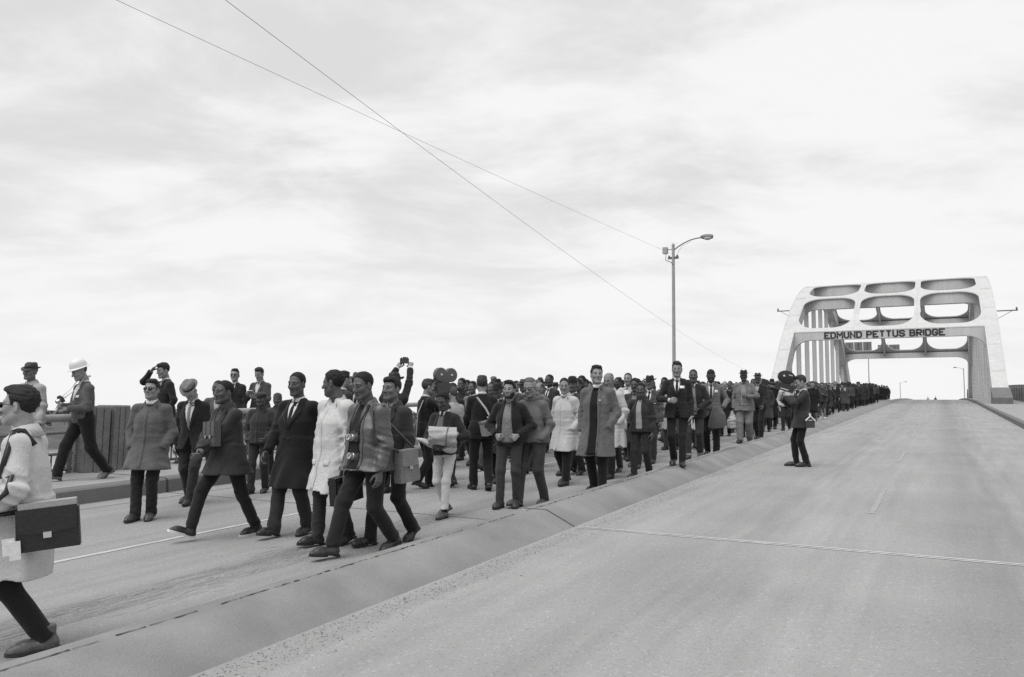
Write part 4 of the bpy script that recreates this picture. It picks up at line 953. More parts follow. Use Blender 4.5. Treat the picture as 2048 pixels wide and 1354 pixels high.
for i in range(6):
    ya, yb = STN[i], STN[i + 1]
    for c in range(3):
        xa, xb = XI0 + c * CW + (.003 if c else 0), XI0 + (c + 1) * CW - .003; cx, cy = (xa + xb) / 2, (ya + yb) / 2; ml = .24 if c else .12; mr_ = .24 if c < 2 else .12
        x0, x1 = xa + ml, xb - mr_; y0, y1 = ya + .34, yb - .34; y0e = ya - (.22 if i == 0 else 0) + .003; y1e = yb + (.22 if i == 5 else 0) - .003
        hole = rrect((x0 + x1) / 2, (y0 + y1) / 2, (x1 - x0) / 2, (y1 - y0) / 2, 1.55, 1.9, 11); Ppts = []; outer = []
        hx, hy = (xb - xa) / 2, (y1e - y0e) / 2; ccx, ccy = (xa + xb) / 2, (y0e + y1e) / 2
        for (px, py) in hole:
            dx, dy = px - ccx, py - ccy; t = min(hx / max(abs(dx), 1e-6), hy / max(abs(dy), 1e-6)); outer.append([ccx + dx * t, ccy + dy * t])
        for sx in (-1, 1):
            for sy in (-1, 1):
                k = min(range(len(outer)), key=lambda q: (outer[q][0] - ccx - sx * hx) ** 2 + (outer[q][1] - ccy - sy * hy) ** 2); outer[k] = [ccx + sx * hx, ccy + sy * hy]
        n = len(hole); v = []
        for rings in (outer, hole):
            for (px, py) in rings: v.append((px, py, zo(py) + .02))
        for rings in (outer, hole):
            for (px, py) in rings: v.append((px, py, zo(py) - .07))
        f = []
        for k in range(n):
            k2 = (k + 1) % n; f += [(k, k2, n + k2, n + k), (2 * n + k, 3 * n + k, 3 * n + k2, 2 * n + k2), (n + k, n + k2, 3 * n + k2, 3 * n + k), (k, 2 * n + k, 2 * n + k2, k2)]
        bpart('bracing_plate', Geo().add(v, f))
# cross beams: box girders hung under the plates, knees curving down to the ribs
def beam(Y, depth, knee):
    zt = zo(Y) - .075; zt = min(zo(Y - .21), zo(Y + .21)) - .072; P = [(XI0 + .004, zt)]; 
    low = lambda t: zt - depth - knee * (1 - math.sqrt(max(1 - t * t, 0)))
    kw = knee * 1.5; bot = []
    for q in np.linspace(1, 0, 9): bot.append((XI0 + .004 + kw * (1 - q), low(q)))
    for q in np.linspace(0, 1, 9): bot.append((XI1 - .004 - kw * (1 - q), low(q)))
    poly = [(XI0 + .004, zt)] + bot + [(XI1 - .004, zt)]; n = len(poly); v = [(x, yy, z) for yy in (Y - .20, Y + .20) for x, z in poly]
    f = [tuple(range(n)), tuple(range(2 * n - 1, n - 1, -1))] + [(i, n + i, n + (i + 1) % n, (i + 1) % n) for i in range(n)]
    o = bpart('cross_beam', Geo().add(v, f))
    bpart('bottom_flange', Geo().add([(x, Y + s * .24, z - .012 + d) for x, z in bot for s, d in ((-1, 0), (1, 0), (1, -.03), (-1, -.03))], [(4 * i + k, 4 * i + (k + 1) % 4, 4 * i + 4 + (k + 1) % 4, 4 * i + 4 + k) for i in range(len(bot) - 1) for k in range(4)]), parent=o)
    return o
beams = [beam(STN[i], d, k) for i, (d, k) in enumerate([(.66, 1.0), (1.0, .6), (1.0, .5), (1.0, .5), (1.0, .5), (1.0, .6), (.66, 1.0)])]
for k in (1, 2):
    X = XI0 + CW * k
    for i in range(6):
        ys = np.linspace(STN[i] + .21, STN[i + 1] - .21, 9); v = [(X + s * .10, y, zo(y) - .072 - d) for y in ys for s, d in ((-1, 0), (1, 0), (1, .62), (-1, .62))]
        bpart('stringer', Geo().add(v, [(4 * j + q, 4 * j + 4 + q, 4 * j + 4 + (q + 1) % 4, 4 * j + (q + 1) % 4) for j in range(8) for q in range(4)] + [(0, 1, 2, 3), (35, 34, 33, 32)]))
for X in (XL_, XR_):
    for k in range(-4, 5):
        Y = YC + PAN * k; u = abs(Y - YC) / HALF; zt = zo(Y) - (1.15 + .6 * u); bpart('hanger', Geo().box((X - .18, Y - .10, zr(Y) + .05), (X + .18, Y + .10, zt)).box((X - .21, Y - .14, zr(Y) + .05), (X - .17, Y + .14, zt - .01)).box((X + .17, Y - .14, zr(Y) + .05), (X + .21, Y + .14, zt - .01)))
    for s in (-1, 1):
        Y = YC + s * (HALF - .15); z = zr(Y); w = .62; g = Geo().add([(X + a * w, Y + s * b, z + c) for a in (-1, 1) for b, c in ((-1.5, .1), (.95, .1), (.95, .62 if s < 0 else .62), (-1.5, 1.45))], [(0, 1, 2, 3), (7, 6, 5, 4), (0, 4, 5, 1), (1, 5, 6, 2), (2, 6, 7, 3), (3, 7, 4, 0)])
        bpart('pedestal', g, plain(.13, .7, name='pedestal_paint', scale=2, var=.15))
# lettering on the portal beam
GL = dict(E=([[(.6, 1), (0, 1), (0, 0), (.6, 0)], [(.075, .5), (.46, .5)]], .62), D=([[(0, 0), (0, 1), (.42, 1), (.62, .8), (.62, .2), (.42, 0), (0, 0)]], .62), M=([[(0, 0), (0, 1), (.36, .42), (.72, 1), (.72, 0)]], .72), U=([[(0, 1), (0, .2), (.18, 0), (.44, 0), (.62, .2), (.62, 1)]], .62), N=([[(0, 0), (0, 1), (.6, 0), (.6, 1)]], .6),
          P=([[(0, 0), (0, 1), (.44, 1), (.6, .85), (.6, .6), (.44, .45), (.075, .45)]], .6), T=([[(0, 1), (.62, 1)], [(.31, .92), (.31, 0)]], .62), S=([[(.6, .84), (.44, 1), (.16, 1), (0, .85), (0, .67), (.14, .54), (.46, .46), (.6, .33), (.6, .15), (.44, 0), (.16, 0), (0, .16)]], .6),
          B=([[(0, 0), (0, 1), (.44, 1), (.57, .87), (.57, .64), (.45, .52), (.61, .40), (.61, .16), (.45, 0), (0, 0)], [(.075, .52), (.40, .52)]], .61), R=([[(0, 0), (0, 1), (.44, 1), (.6, .85), (.6, .62), (.44, .47), (.075, .47)], [(.30, .40), (.6, 0)]], .6), I=([[(0, 0), (0, 1)]], .0), G=([[(.6, .82), (.44, 1), (.16, 1), (0, .84), (0, .16), (.16, 0), (.44, 0), (.6, .16), (.6, .45), (.36, .45)]], .6))
def stroke(P, w):
    P = [V(*p) for p in P]; cl = np.allclose(P[0], P[-1]); P = P[:-1] if cl else P; n = len(P); out = []
    for i in range(n):
        a = P[(i - 1) % n] if (cl or i > 0) else None; b = P[(i + 1) % n] if (cl or i < n - 1) else None
        d1 = nrm(P[i] - a) if a is not None else nrm(b - P[i]); d2 = nrm(b - P[i]) if b is not None else d1
        n1 = V(-d1[1], d1[0]); n2 = V(-d2[1], d2[0]); m = nrm(n1 + n2); k = min(1 / max(m @ n1, .35), 2.2); q = P[i].copy()
        if not cl and i == 0: q = q - d2 * w * .5 * (0 if n == 2 else 1)
        if not cl and i == n - 1: q = q + d1 * w * .5 * (0 if n == 2 else 1)
        out.append((q + m * w / 2 * k, q - m * w / 2 * k))
    return out, cl
A_ = at_Y(1650, 681, STN[0] - .21); B_ = at_Y(1889, 675, STN[0] - .21); TXT = 'EDMUND PETTUS BRIDGE'; HT = .49; zbot = zo(STN[0]-.21) - .072 - .66 + .10
adv = lambda ch: .52 if ch == ' ' else GL[ch][1] + .30
tw = sum(adv(ch) for ch in TXT) - .3; SX = (B_[0] - A_[0]) / tw; xx = A_[0]; M_LET = plain(.02, .5, name='letter_paint')
for ch in TXT:
    if ch != ' ':
        g = Geo(); 
        for si, P in enumerate(GL[ch][0]):
            o_, cl = stroke([(p[0] * SX, p[1] * HT) for p in P], .135); n = len(o_); v = []
            for dy in (-.228 - .003 * si, -.203):
                for l_, r_ in o_: v += [(xx + l_[0], STN[0] + dy, zbot + l_[1]), (xx + r_[0], STN[0] + dy, zbot + r_[1])]
            m = n if cl else n - 1; f = []
            for i in range(m):
                a, b = 2 * i, 2 * ((i + 1) % n); f += [(a, b, b + 1, a + 1), (2 * n + a, 2 * n + a + 1, 2 * n + b + 1, 2 * n + b), (a, 2 * n + a, 2 * n + b, b), (a + 1, b + 1, 2 * n + b + 1, 2 * n + a + 1)]
            if not cl: f += [(0, 1, 2 * n + 1, 2 * n), (2 * n - 2, 4 * n - 2, 4 * n - 1, 2 * n - 1)]
            g.add(v, f)
        bpart('letter', g, M_LET, beams[0])
    xx += adv(ch) * SX
# line brackets on the ribs, with insulators, and a lamp arm inside the right rib
M_IRON = plain(.10, .6, name='iron', scale=12, var=.2)
def bracket(X, s, Y, dz, L_):
    z = zo(Y) - dz; x0 = X + s * RW / 2; g = Geo().tube([(x0 - s * .05, Y, z), (x0 + s * L_, Y, z)], .055, 6).tube([(x0 - s * .02, Y, z - .75), (x0 + s * L_ * .75, Y, z - .03)], .022, 6)
    o = bpart('line_bracket', g, M_IRON); bpart('insulator', Geo().lathe([(.03, 0), (.09, .04), (.05, .09), (.09, .13), (.05, .2), (.02, .26)], 10, o=(x0 + s * (L_ - .08), Y, z + .04)), plain(.07, .3, name='porcelain'), o)
bracket(XL_, -1, 81.5, .35, 1.35); bracket(XR_, 1, 79.3, .35, 1.6); bracket(XR_, 1, 106., 1.2, 1.3)
bpart('lamp_arm', Geo().tube([(XI1 + .02, 96, zo(96) - 2.4), (XI1 - .9, 96, zo(96) - 2.15), (XI1 - 1.6, 96, zo(96) - 2.2)], .05, 6).box((XI1 - 2.2, 95.85, zo(96) - 2.34), (XI1 - 1.5, 96.15, zo(96) - 2.18)), M_IRON)

# ---- street lamps
M_POLE = plain(.30, .55, name='lamp_pole', scale=3, var=.1); M_LAMP = plain(.16, .45, name='lamp_housing', scale=8, var=.15)
def lamp_post(X, Y, H, s, label, gear=True, r0=.105, r1=.085):
    o = empty('street_lamp', (X, Y, zr(Y) + (.2 if Y < 140 else 0)))
    link('pole', Geo().tube([(0, 0, z) for z in np.linspace(0, H, 6)], list(np.linspace(r0, r1, 6)), 12).lathe([(r1 * 1.1, 0), (r1 * 1.1, .06), (.02, .16)], 12, o=(0, 0, H)).data('pole', [M_POLE], True, 40), o)
    link('base_plate', Geo().lathe([(.2, 0), (.2, .05), (.13, .12), (.12, .4)], 12).data('base_plate', [M_POLE], True, 40), o)
    A = [(s * t * 1.55, 0, H - .30 + .62 * math.sin(t * math.pi / 2) ** .8) for t in np.linspace(.04, 1, 9)]
    link('arm', Geo().tube(A, .035, 8).data('arm', [M_LAMP]), o)
    hz_ = A[-1][2]; hd = link('lamp_head', Geo().lathe([(.02, -.36), (.08, -.33), (.15, -.1), (.155, .15), (.11, .33), (.02, .37)], 14, 1, .55, M=roty(s * math.pi / 2 + .06), o=(s * 1.9, 0, hz_ + .02)).data('lamp_head', [M_LAMP]), o)
    link('lens', Geo().lathe([(.13, 0), (.125, -.05), (.09, -.11), (.02, -.135)], 14, 1.7, 1., o=(s * 1.95, 0, hz_ - .035)).data('lens', [plain(.4, .25, name='lamp_glass')]), hd)
    if gear:
        link('transformer_box', Geo().box((-.46 * s - .13, -.12, H - .42), (-.46 * s + .13, .12, H - .06)).tube([(-.33 * s, 0, H - .2), (0, 0, H - .2)], .03, 6).data('transformer_box', [plain(.32, .5, name='gear_box')], False), o)
        link('crossarm', Geo().box((-.30, -.05, H - .75), (.30, .05, H - .63)).lathe([(.03, 0), (.06, .03), (.03, .1)], 8, o=(-.24, 0, H - .63)).lathe([(.03, 0), (.06, .03), (.03, .1)], 8, o=(.24, 0, H - .63)).data('crossarm', [M_IRON], False), o)
        link('conduit', Geo().tube([(-.40 * s, -.06, H - .42), (-.42 * s, -.06, H - .8), (-.1 * s, -.05, H - .95), (0, -.08, H - 1.1)], .02, 6).data('conduit', [M_IRON]), o); link('cable', Geo().tube([(.1 * s, 0, H - .7), (.5 * s, 0, H - .05), (1. * s, 0, H + .15)], .008, 5).data('cable', [M_IRON]), o)
    return tag(o, label, 'street lamp', 'street lamps along the bridge')
PB = at_X(1348, 720, -13.0); PT = at_X(1347, 492, -13.0)
lamp_post(-13.0, PB[1], PT[2] - zr(PB[1]) - .2, 1, 'tall pale street lamp with transformer box beside the packed marchers')
lamp_post(-13.0, 181., 9.9, 1, 'street lamp pole rising behind the far portal of the arch', False, .11, .09); lamp_post(-13.0, 326., 9.7, 1, 'small distant street lamp on the marchers\' side beyond the crest', False, .12, .1); lamp_post(5.4, 234., 9.6, -1, 'street lamp framed inside the portal, arm towards the road', False, .12, .1)
# ---- overhead wires
M_WIRE = plain(.05, .5, name='wire')
def wire(A, B, sag, r, label):
    P = [A + (B - A) * t + V(0, 0, -4 * sag * t * (1 - t)) for t in np.linspace(0, 1, 40)]; g = Geo().tube([p - A for p in P], r, 6); o = link('overhead_wire', g.data('overhead_wire', [M_WIRE]), None, tuple(A)); return tag(o, label, 'wire')
W1 = at_X(180, 0, -13.); Pm = V(-12.9, PB[1], PT[2] - .55); back = V(-13., -4., 8.55); wire(back, Pm, .12, .004, 'thin overhead wire running to the tall street lamp')
a, b = EYE + nrm(ray(1462, 715)) * 74, EYE + nrm(ray(480, 0)) * 17; dvec = (b - a); wire(b + dvec * .10, a - dvec * .25, .75, .005, 'long overhead wire slanting steeply down past the street lamp')
# ---- direction sign panels standing on the far portal beam, seen from behind
def sign_panels(px0, px1, py0, py1, n, label):
    Yv = STN[6] + .12; A = at_Y(px0, py0, Yv); B = at_Y(px1, py1, Yv); o = empty('overhead_sign', ((A[0] + B[0]) / 2, Yv, zo(Yv))); w = B[0] - A[0]; z0, z1 = B[2] - zo(Yv), A[2] - zo(Yv)
    for i in range(n): link('panel', Geo().box((-w / 2 + w * i / n + .03, -.04, max(z0, .12)), (-w / 2 + w * (i + 1) / n - .03, .04, z1)).data('panel', [plain(.16, .7, name='sign_back', scale=.6, var=.2)], False), o)
    for i in range(n): link('sign_post', Geo().box((-.05, -.12, .0), (.05, -.045, z1 - .1), o=(-w / 2 + w * (i + .5) / n, 0, 0)).data('sign_post', [M_IRON], False), o)
    return tag(o, label, 'sign')
sign_panels(1690, 1744, 685, 702, 3, 'dark overhead sign back of three panels on the far portal beam'); sign_panels(1755, 1800, 690, 703, 2, 'lower dark overhead sign back of two panels beside the three-panel one')
# ------------------------------------------------------------------ the people one can tell apart
MATS['glass'] = plain(.12, .1, name='spectacle_glass')
DK, MD, LT = .072, .13, .215          # skin reflectances
PEOPLE = []
def facing(P, a):
    """forward vector of someone at P turned a degrees from facing the photographer towards the photograph's left"""
    c = nrm(V(EYE[0] - P[0], EYE[1] - P[1], 0)); l = V(c[1], -c[0], 0); a *= D2R; return c * math.cos(a) + l * math.sin(a)
class Pl:
    """a placed person: local point -> world"""
    def __init__(s, root, J, vols, P, ang, sc): s.root, s.J, s.vols, s.P, s.R, s.sc, s.ang = root, J, vols, P, rotz(ang), sc, ang
    def w(s, p): return s.P + s.R @ (np.asarray(p, float) * s.sc)
def put(sp, P, top, a, label, detail=1, group=None, H=None):
    """P ground point, top = pixel row of the crown or hat (photograph), a = facing"""
    root, J, vols = make_person(sp, detail); hd = sp.get('head', {}); crown = J['piv'] + J['headM'] @ V(0, -.014, .178); cz = max(crown[2], (J['piv'] + J['headM'] @ V(0, .06, .14))[2]) + (.035 if hd.get('hat') else .008)
    if H is None:
        d = ray(sp.get('hx', 0) or proj_x(P), top); t = math.hypot(P[0], P[1]) / math.hypot(d[0], d[1]); H = EYE[2] + t * d[2] - P[2]
    sc = H / cz; f = facing(P, a); ang = math.atan2(-f[0], f[1])
    root.location = tuple(P); root.rotation_euler = (0, 0, ang); root.scale = (sc, sc, sc); tag(root, label, 'person', group or 'marchers, newsmen and bystanders on the bridge')
    pl = Pl(root, J, vols, P, ang, sc); PEOPLE.append(pl); return pl
def proj_x(P): q = np.asarray(P) + V(0, 0, 1.2) - EYE; return 1024 + FPX * (q @ RT) / (q @ FW)
def col(px, Yv, dz=0.): p = at_Y(px, 800, Yv); return np.array([p[0], p[1], zr(p[1]) + dz])
def held(name, pl, parts, o, M, label, cat, group=None):
    """a carried thing: parts [(name, Geo, material, sub-parts)], first part's parent is an empty at the thing's base"""
    r = empty(name, tuple(pl.w(o))); r.rotation_euler = Matrix((pl.R @ M).tolist()).to_euler(); r.scale = (pl.sc,) * 3
    for n, g, m, *ang in parts: link(n, g.data(n, [m], True, ang[0] if ang else 35), r)
    return tag(r, label, cat, group)
def push(vol, pts, ax, off=.008):
    """move points outwards from the body axis until they clear the garment"""
    out = []
    for p in pts:
        p = np.asarray(p, float).copy(); c = V(ax[0], ax[1], p[2]); d = nrm(p - c); 
        for _ in range(60):
            if vol.sample(p[None])[0] > off: break
            p = p + d * .006
        out.append(p)
    return out
def push_dir(vol, pts, d, off=.012):
    out = []
    for p in pts:
        p = np.asarray(p, float).copy()
        for _ in range(80):
            if vol.sample(p[None])[0] > off: break
            p = p + np.asarray(d) * .005
        out.append(p)
    return out
def ribbon(P, w, th, up): return Geo().tube(P, w, 4, flat=th / w, up=up)
def cam35(pl, o, M, label, strap=None, sv=.03):
    b, l = film_camera(); parts = [('camera_body', b, plain(.03, .45, name='camera_black')), ('lens', l, plain(.55, .25, .7, name='lens_ring'))]
    r = held('stills_camera', pl, parts, o, M, label, 'camera', 'stills cameras')
    if strap is not None:
        q = M.T; link('strap', ribbon([q @ (np.asarray(p) - o) for p in strap], .011, .003, V(0, 1, 0)).data('strap', [leather(sv)]), r)
    return r
I3 = np.eye(3)
# 1 -- newsman in the pale raincoat striding past close by
p = put(dict(h=.0085, pose=dict(feet=dict(L=(-.08, -.10, 2, 0), R=(.08, .46, -14, 0)), lean=4, twist=-8, head=(-12, 0, 0), armL=dict(w=(-.215, .15, .93), pole=(-.9, -1, 0), hand='grip', thumb=(0, .6, .8)), armR='fwd', px=.08),
     top=dict(kind='raincoat', v=.46, collar='coat', shirt=None, hem=.47, flare=.045, wr=2.1, loose=.035, sleeve=1.25, seed=11), legs=dict(v=.012, hem=.0), shoes=('boot', .09, .03), head=dict(id=1, skin=.27, hair='wave', hairv=.016, glasses='sun')),
     on_road(58, 1300), 770, 96, 'man in pale raincoat and sunglasses with a black bag on a shoulder strap')
g = Geo().prism([(-.17, -.13), (.15, -.13), (.17, -.10), (.165, .10), (.15, .125), (-.15, .125), (-.17, .11)], -.05, .05, M=np.array([[0, 0, 1], [1, 0, 0], [0, 1, 0]])); fl = Geo().prism([(-.155, -.015), (-.03, -.03), (0, -.05), (.03, -.03), (.155, -.015), (.165, .125), (-.165, .125)], .050, .060, M=np.array([[0, 0, -1], [1, 0, 0], [0, 1, 0]])); top = Geo().box((-.052, -.16, .125), (.052, .15, .16))
clasp = Geo().box((-.072, -.022, -.055), (-.058, .022, -.02)); J = p.J; bo = V(-.285, -.09, .80)
bag = held('shoulder_bag', p, [('body', g, leather(.012)), ('flap', fl, leather(.014)), ('papers', top, plain(.30, .7, name='papers')), ('clasp', clasp, plain(.7, .25, .8, name='chrome')), ('ticket', Geo().box((-.085, .17, -.13), (-.080, .235, -.03)).box((-.09, .14, -.16), (-.084, .20, -.05)), plain(.62, .7, name='ticket_card'))], bo, rotx(-6 * D2R) @ rotz(0), 'black leather bag with chrome clasp at the pale-raincoat newsman\'s hip', 'bag')
sh = J['shL']; st = [bo + V(-.02, .15, .10)] + push_dir(p.vols['coat'], [J['wrL'] + V(-.05, .03, .02), V(-.26, .135, 1.02), V(-.24, .12, 1.12), sh + V(-.05, .065, -.20), sh + V(-.04, .045, -.11), sh + V(-.035, .03, -.03)], V(-1, 0, 0)) + push_dir(p.vols['coat'], [sh + V(-.035, .015, .02), sh + V(.0, -.005, .03), sh + V(.03, -.03, .03)], V(0, 0, 1)) + push_dir(p.vols['coat'], [sh + V(.03, -.05, .0)], V(0, -1, 0))
q = (rotx(-6 * D2R)).T; link('strap', ribbon([q @ (s_ - bo) for s_ in st], .016, .004, V(1, .2, 0)).data('strap', [leather(.02)]), bag)
# 2 -- hatted man on the footway behind him
put(dict(pose=dict(feet=STEP, head=(8, 0, 0), armL='hang', armR='hang'), top=dict(kind='raincoat', v=.34, V=.28, collar='both', shirt=.5, tie=.05), legs=dict(v=.03), head=dict(id=2, skin=MD, hair='short', hat='trilby', hatv=.05, tilt=4)), on_road(52, 958, .22), 722, 48, 'man in dark trilby and light topcoat on the footway')
# 3 -- photographer in the white hard hat
p = put(dict(pose=dict(feet=dict(L=(-.08, -.40, 30, 0), R=(.08, .30, -8, 0)), lean=4, head=(0, 24, 0), armL=dict(w=(-.055, .25, 1.08), hand='hold', thumb=(.6, .2, .8)), armR=dict(w=(.075, .27, 1.12), hand='hold', thumb=(-.6, .2, .8))), top=dict(kind='sweater', v=.085, V=.24, shirt=.55, lapel=False, collar='shirt', hem=.90, badge=[(-.09, .30, .05, .04, .6)]), legs=dict(v=.010, w=1.08), shoes=('dress', .12, .05), head=dict(id=4, skin=.24, hair='short', hairv=.03, hat='hard', hatv=.62, hatz=.012)), on_road(160, 960, .22), 722, 66, 'photographer in a white hard hat and grey cardigan looking down at his camera')
o = V(.0, .33, 1.15); cam35(p, o, rotx(-.5), 'camera in the hands of the man in the hard hat', [V(-.06, .31, 1.17), V(-.085, .17, 1.30), V(-.07, .06, 1.47), V(0, -.06, 1.50), V(.07, .06, 1.47), V(.085, .17, 1.30), V(.06, .31, 1.17)], .45)
# 4 -- cleric in sunglasses, hands in his coat pockets
put(dict(h=.0100, pose=dict(feet=dict(L=(-.075, .02, 8, 0), R=(.075, .14, 0, 0)), head=(-6, -4, 0), armL='pocket', armR='pocket', lean=2), top=dict(kind='carcoat', v=.088, tweed=.22, collar='both_clerical', shirt=None, hem=.615, flare=.075, V=.42, seed=21), legs=dict(v=.016), shoes=('dress', .045, .02), head=dict(id=0, skin=LT, hair='side', hairv=.02, glasses='sun')), on_road(292, 1038), 758, 22, 'cleric in sunglasses and a grey car coat, hands in its pockets')
# 5 -- dark-suited youth, hand at his brow
put(dict(pose=dict(feet=dict(L=(-.08, -.36, 30, 0), R=(.08, .28, -8, 0)), head=(10, 14, 0), armR=dict(w=(.085, .20, 1.60), pole=(.9, .2, -1), hand='relax', thumb=(0, -.6, .5)), armL='pocket'), top=dict(kind='suit', v=.016, V=.14, shirt=.6, tie=.02), legs=dict(v=.014), head=dict(id=1, skin=LT, hair='boy', hairv=.014)), on_road(325, 928, .22), 725, 68, 'young man in a dark suit touching his forehead on the footway')
# 6 -- bowed man in the pale hat
put(dict(pose=dict(feet=dict(L=(-.08, .18, 0, 0), R=(.085, -.12, 6, 0)), head=(0, 46, 0), lean=9, armL='hang', armR='hang'), top=dict(kind='suit', v=.016, V=.36, vw=.075, shirt=.62, tie=.20, hem=.74, buttons=0), legs=dict(v=.022), head=dict(id=0, skin=.26, hair='crew', hairv=.15, hat='trilby', hatv=.17, bandv=.025, tilt=2)), on_road(382, 1006), 762, 28, 'man in a dark suit with his pale fedora bowed over his white shirt')
# 7-9 -- footway figures behind
put(dict(pose=dict(feet=STEP, head=(-34, 4, 0)), top=dict(kind='jacket', v=.07, shirt=.3, collar='shirt'), legs=dict(v=.03), head=dict(id=2, skin=DK, hair='short')), col(437, 9.9), 760, 14, 'bareheaded young man in a mid-grey jacket behind the pale fedora', 0)
put(dict(pose=dict(feet=STEP2, head=(14, 0, 0)), top=dict(kind='suit', v=.022, V=.26, shirt=.65, tie=.018), head=dict(id=4, skin=LT, hair='side', hairv=.02, glasses='sun')), col(470, 12.2, .22), 737, 30, 'stout man in sunglasses, dark suit and tie by the railing')
p = put(dict(pose=dict(feet=STEP, head=(6, 20, 0), armL=dict(w=(-.08, .27, 1.13), hand='hold'), armR=dict(w=(.10, .26, 1.17), hand='hold')), top=dict(kind='suit', v=.055, tweed=.2, V=.26, shirt=.5), head=dict(id=1, skin=LT, hair='wave', hairv=.02)), col(521, 12.6, .22), 735, 34, 'reporter in a tweed jacket writing in a notepad by the railing')
held('notepad', p, [('cover', Geo().box((-.06, -.09, -.006), (.06, .09, 0)), plain(.2, name='card')), ('pages', Geo().box((-.058, -.088, 0), (.058, .088, .01)), plain(.65, .7, name='paper'))], V(-.02, .34, 1.19), rotx(.6), 'white notepad in the hands of the reporter in tweed', 'notepad')
# 10-11 -- boy in a cap and the head behind
put(dict(pose=dict(feet=dict(L=(-.085, -.10, 10, 0), R=(.085, .12, 0, 0)), head=(4, 2, 0), armL=dict(w=(-.16, .17, .95), hand='grip', pole=(-1, -.6, 0)), armR='pocket'), top=dict(kind='jacket', v=.034, shirt=None, collar='coat', V=.45, hem=.84, wr=1.8), legs=dict(v=.024), head=dict(id=5, skin=DK * .9, hair='short', hat='cap', hatv=.03)), on_road(517, 986), 779, 24, 'boy in a dark cap and zipped jacket')
put(dict(pose=dict(feet=STEP, head=(0, 4, 0)), top=dict(kind='jacket', v=.04, shirt=None, collar='coat', V=.45), head=dict(id=2, skin=DK, hair='afro', hat='knit', hatv=.05)), col(556, 10.6), 783, 12, 'person in a knit cap half hidden behind the boy in the cap', 0)
# 12 -- man hugging a satchel, sneakers
p = put(dict(h=.0100, pose=dict(feet=dict(L=(-.07, -.30, 4, 0), R=(.07, .42, -20, .015)), head=(6, 2, 0), lean=6, px=.03, armL=dict(w=(.055, .30, .98), pole=(-1, -.2, -.6), hand='grip', thumb=(0, .3, 1)), armR=dict(w=(-.02, .33, 1.02), pole=(1, -.2, -.5), hand='grip', thumb=(0, .3, 1))), top=dict(kind='carcoat', v=.028, V=.26, shirt=.05, collar='coat', lapel=True, hem=.67, flare=.06, cuff=.26, wr=1.5, seed=31), legs=dict(v=.014, w=.95, hem=.0), shoes=('sneaker', .018, .55), head=dict(id=3, skin=DK, hair='short', hairv=.008)), on_road(455, 1074), 760, 60, 'man in a dark coat and white-soled sneakers hugging a satchel')
held('satchel', p, [('case', Geo().box((-.15, -.035, -.13), (.13, .035, .13)), leather(.055)), ('flap', Geo().box((-.155, .035, -.02), (.135, .046, .135)), leather(.065)), ('buckle', Geo().box((-.08, .046, -.045), (-.05, .053, -.01)).box((.04, .046, -.045), (.07, .053, -.01)), plain(.5, .3, .7, name='brass')), ('band', Geo().box((-.075, .044, -.03), (-.055, .049, .135)).box((.045, .044, -.03), (.065, .049, .135)), leather(.03))], V(-.02, .245, 1.10), rotz(-.12) @ roty(.06), 'tan leather satchel clutched against the man in sneakers', 'satchel')
# 13 -- man in the long dark overcoat
put(dict(h=.0105, pose=dict(feet=dict(L=(-.09, -.10, 8, 0), R=(.09, .24, -8, 0)), head=(4, 6, 0), armL='back', armR='fwd', bw=1.06), top=dict(kind='overcoat', v=.0085, V=.26, shirt=.6, tie=.012, hem=.50, lw=.07, buttons=2, collar='shirt', fat=1.06, seed=41), legs=dict(v=.026, w=1.05), head=dict(id=3, skin=DK * 1.1, hair='short', hairv=.008)), on_road(590, 1069), 743, 38, 'broad man in a long black overcoat, white shirt and tie')
# 14 -- man in the white trench coat with a briefcase
p = put(dict(h=.0100, pose=dict(feet=dict(L=(-.085, -.14, 14, 0), R=(.085, .14, -4, 0)), head=(-58, 8, 0), lean=3, twist=-6, armL='hang', armR='pocket', bw=1.12), top=dict(kind='raincoat', v=.47, V=.42, collar='coat', shirt=None, loose=.045, sleeve=1.25, hem=.52, flare=.06, wr=2.2, pockets=-.12, seed=52), legs=dict(v=.026), head=dict(id=2, skin=DK, hair='afro', hairv=.008)), on_road(667, 1089), 740, 50, 'man in a white trench coat turned towards the black overcoat, back of his head showing')
w_ = p.J['wrL']; bc = [('case', Geo().box((-.045, -.19, -.30), (.045, .19, -.03)).box((-.05, -.195, -.10), (.05, .195, -.055)), leather(.010)), ('flap', Geo().box((-.055, -.18, -.19), (-.045, .18, -.03)), leather(.012)), ('handle', Geo().tube([(0, -.07, -.03), (0, -.06, .005), (0, .06, .005), (0, .07, -.03)], .011, 8), leather(.02)), ('piping', Geo().tube([(-.048, -.19, -.30), (-.048, -.19, -.03), (-.048, .19, -.03)], .006, 6), leather(.12)), ('lock', Geo().box((-.062, -.018, -.20), (-.054, .018, -.165)), plain(.6, .3, .8, name='steel_lock'))]
held('briefcase', p, bc, w_ + V(-.01, .03, -.085), rotz(.15) @ rotx(-8 * D2R), 'black briefcase in the hand of the man in the white trench coat', 'briefcase')
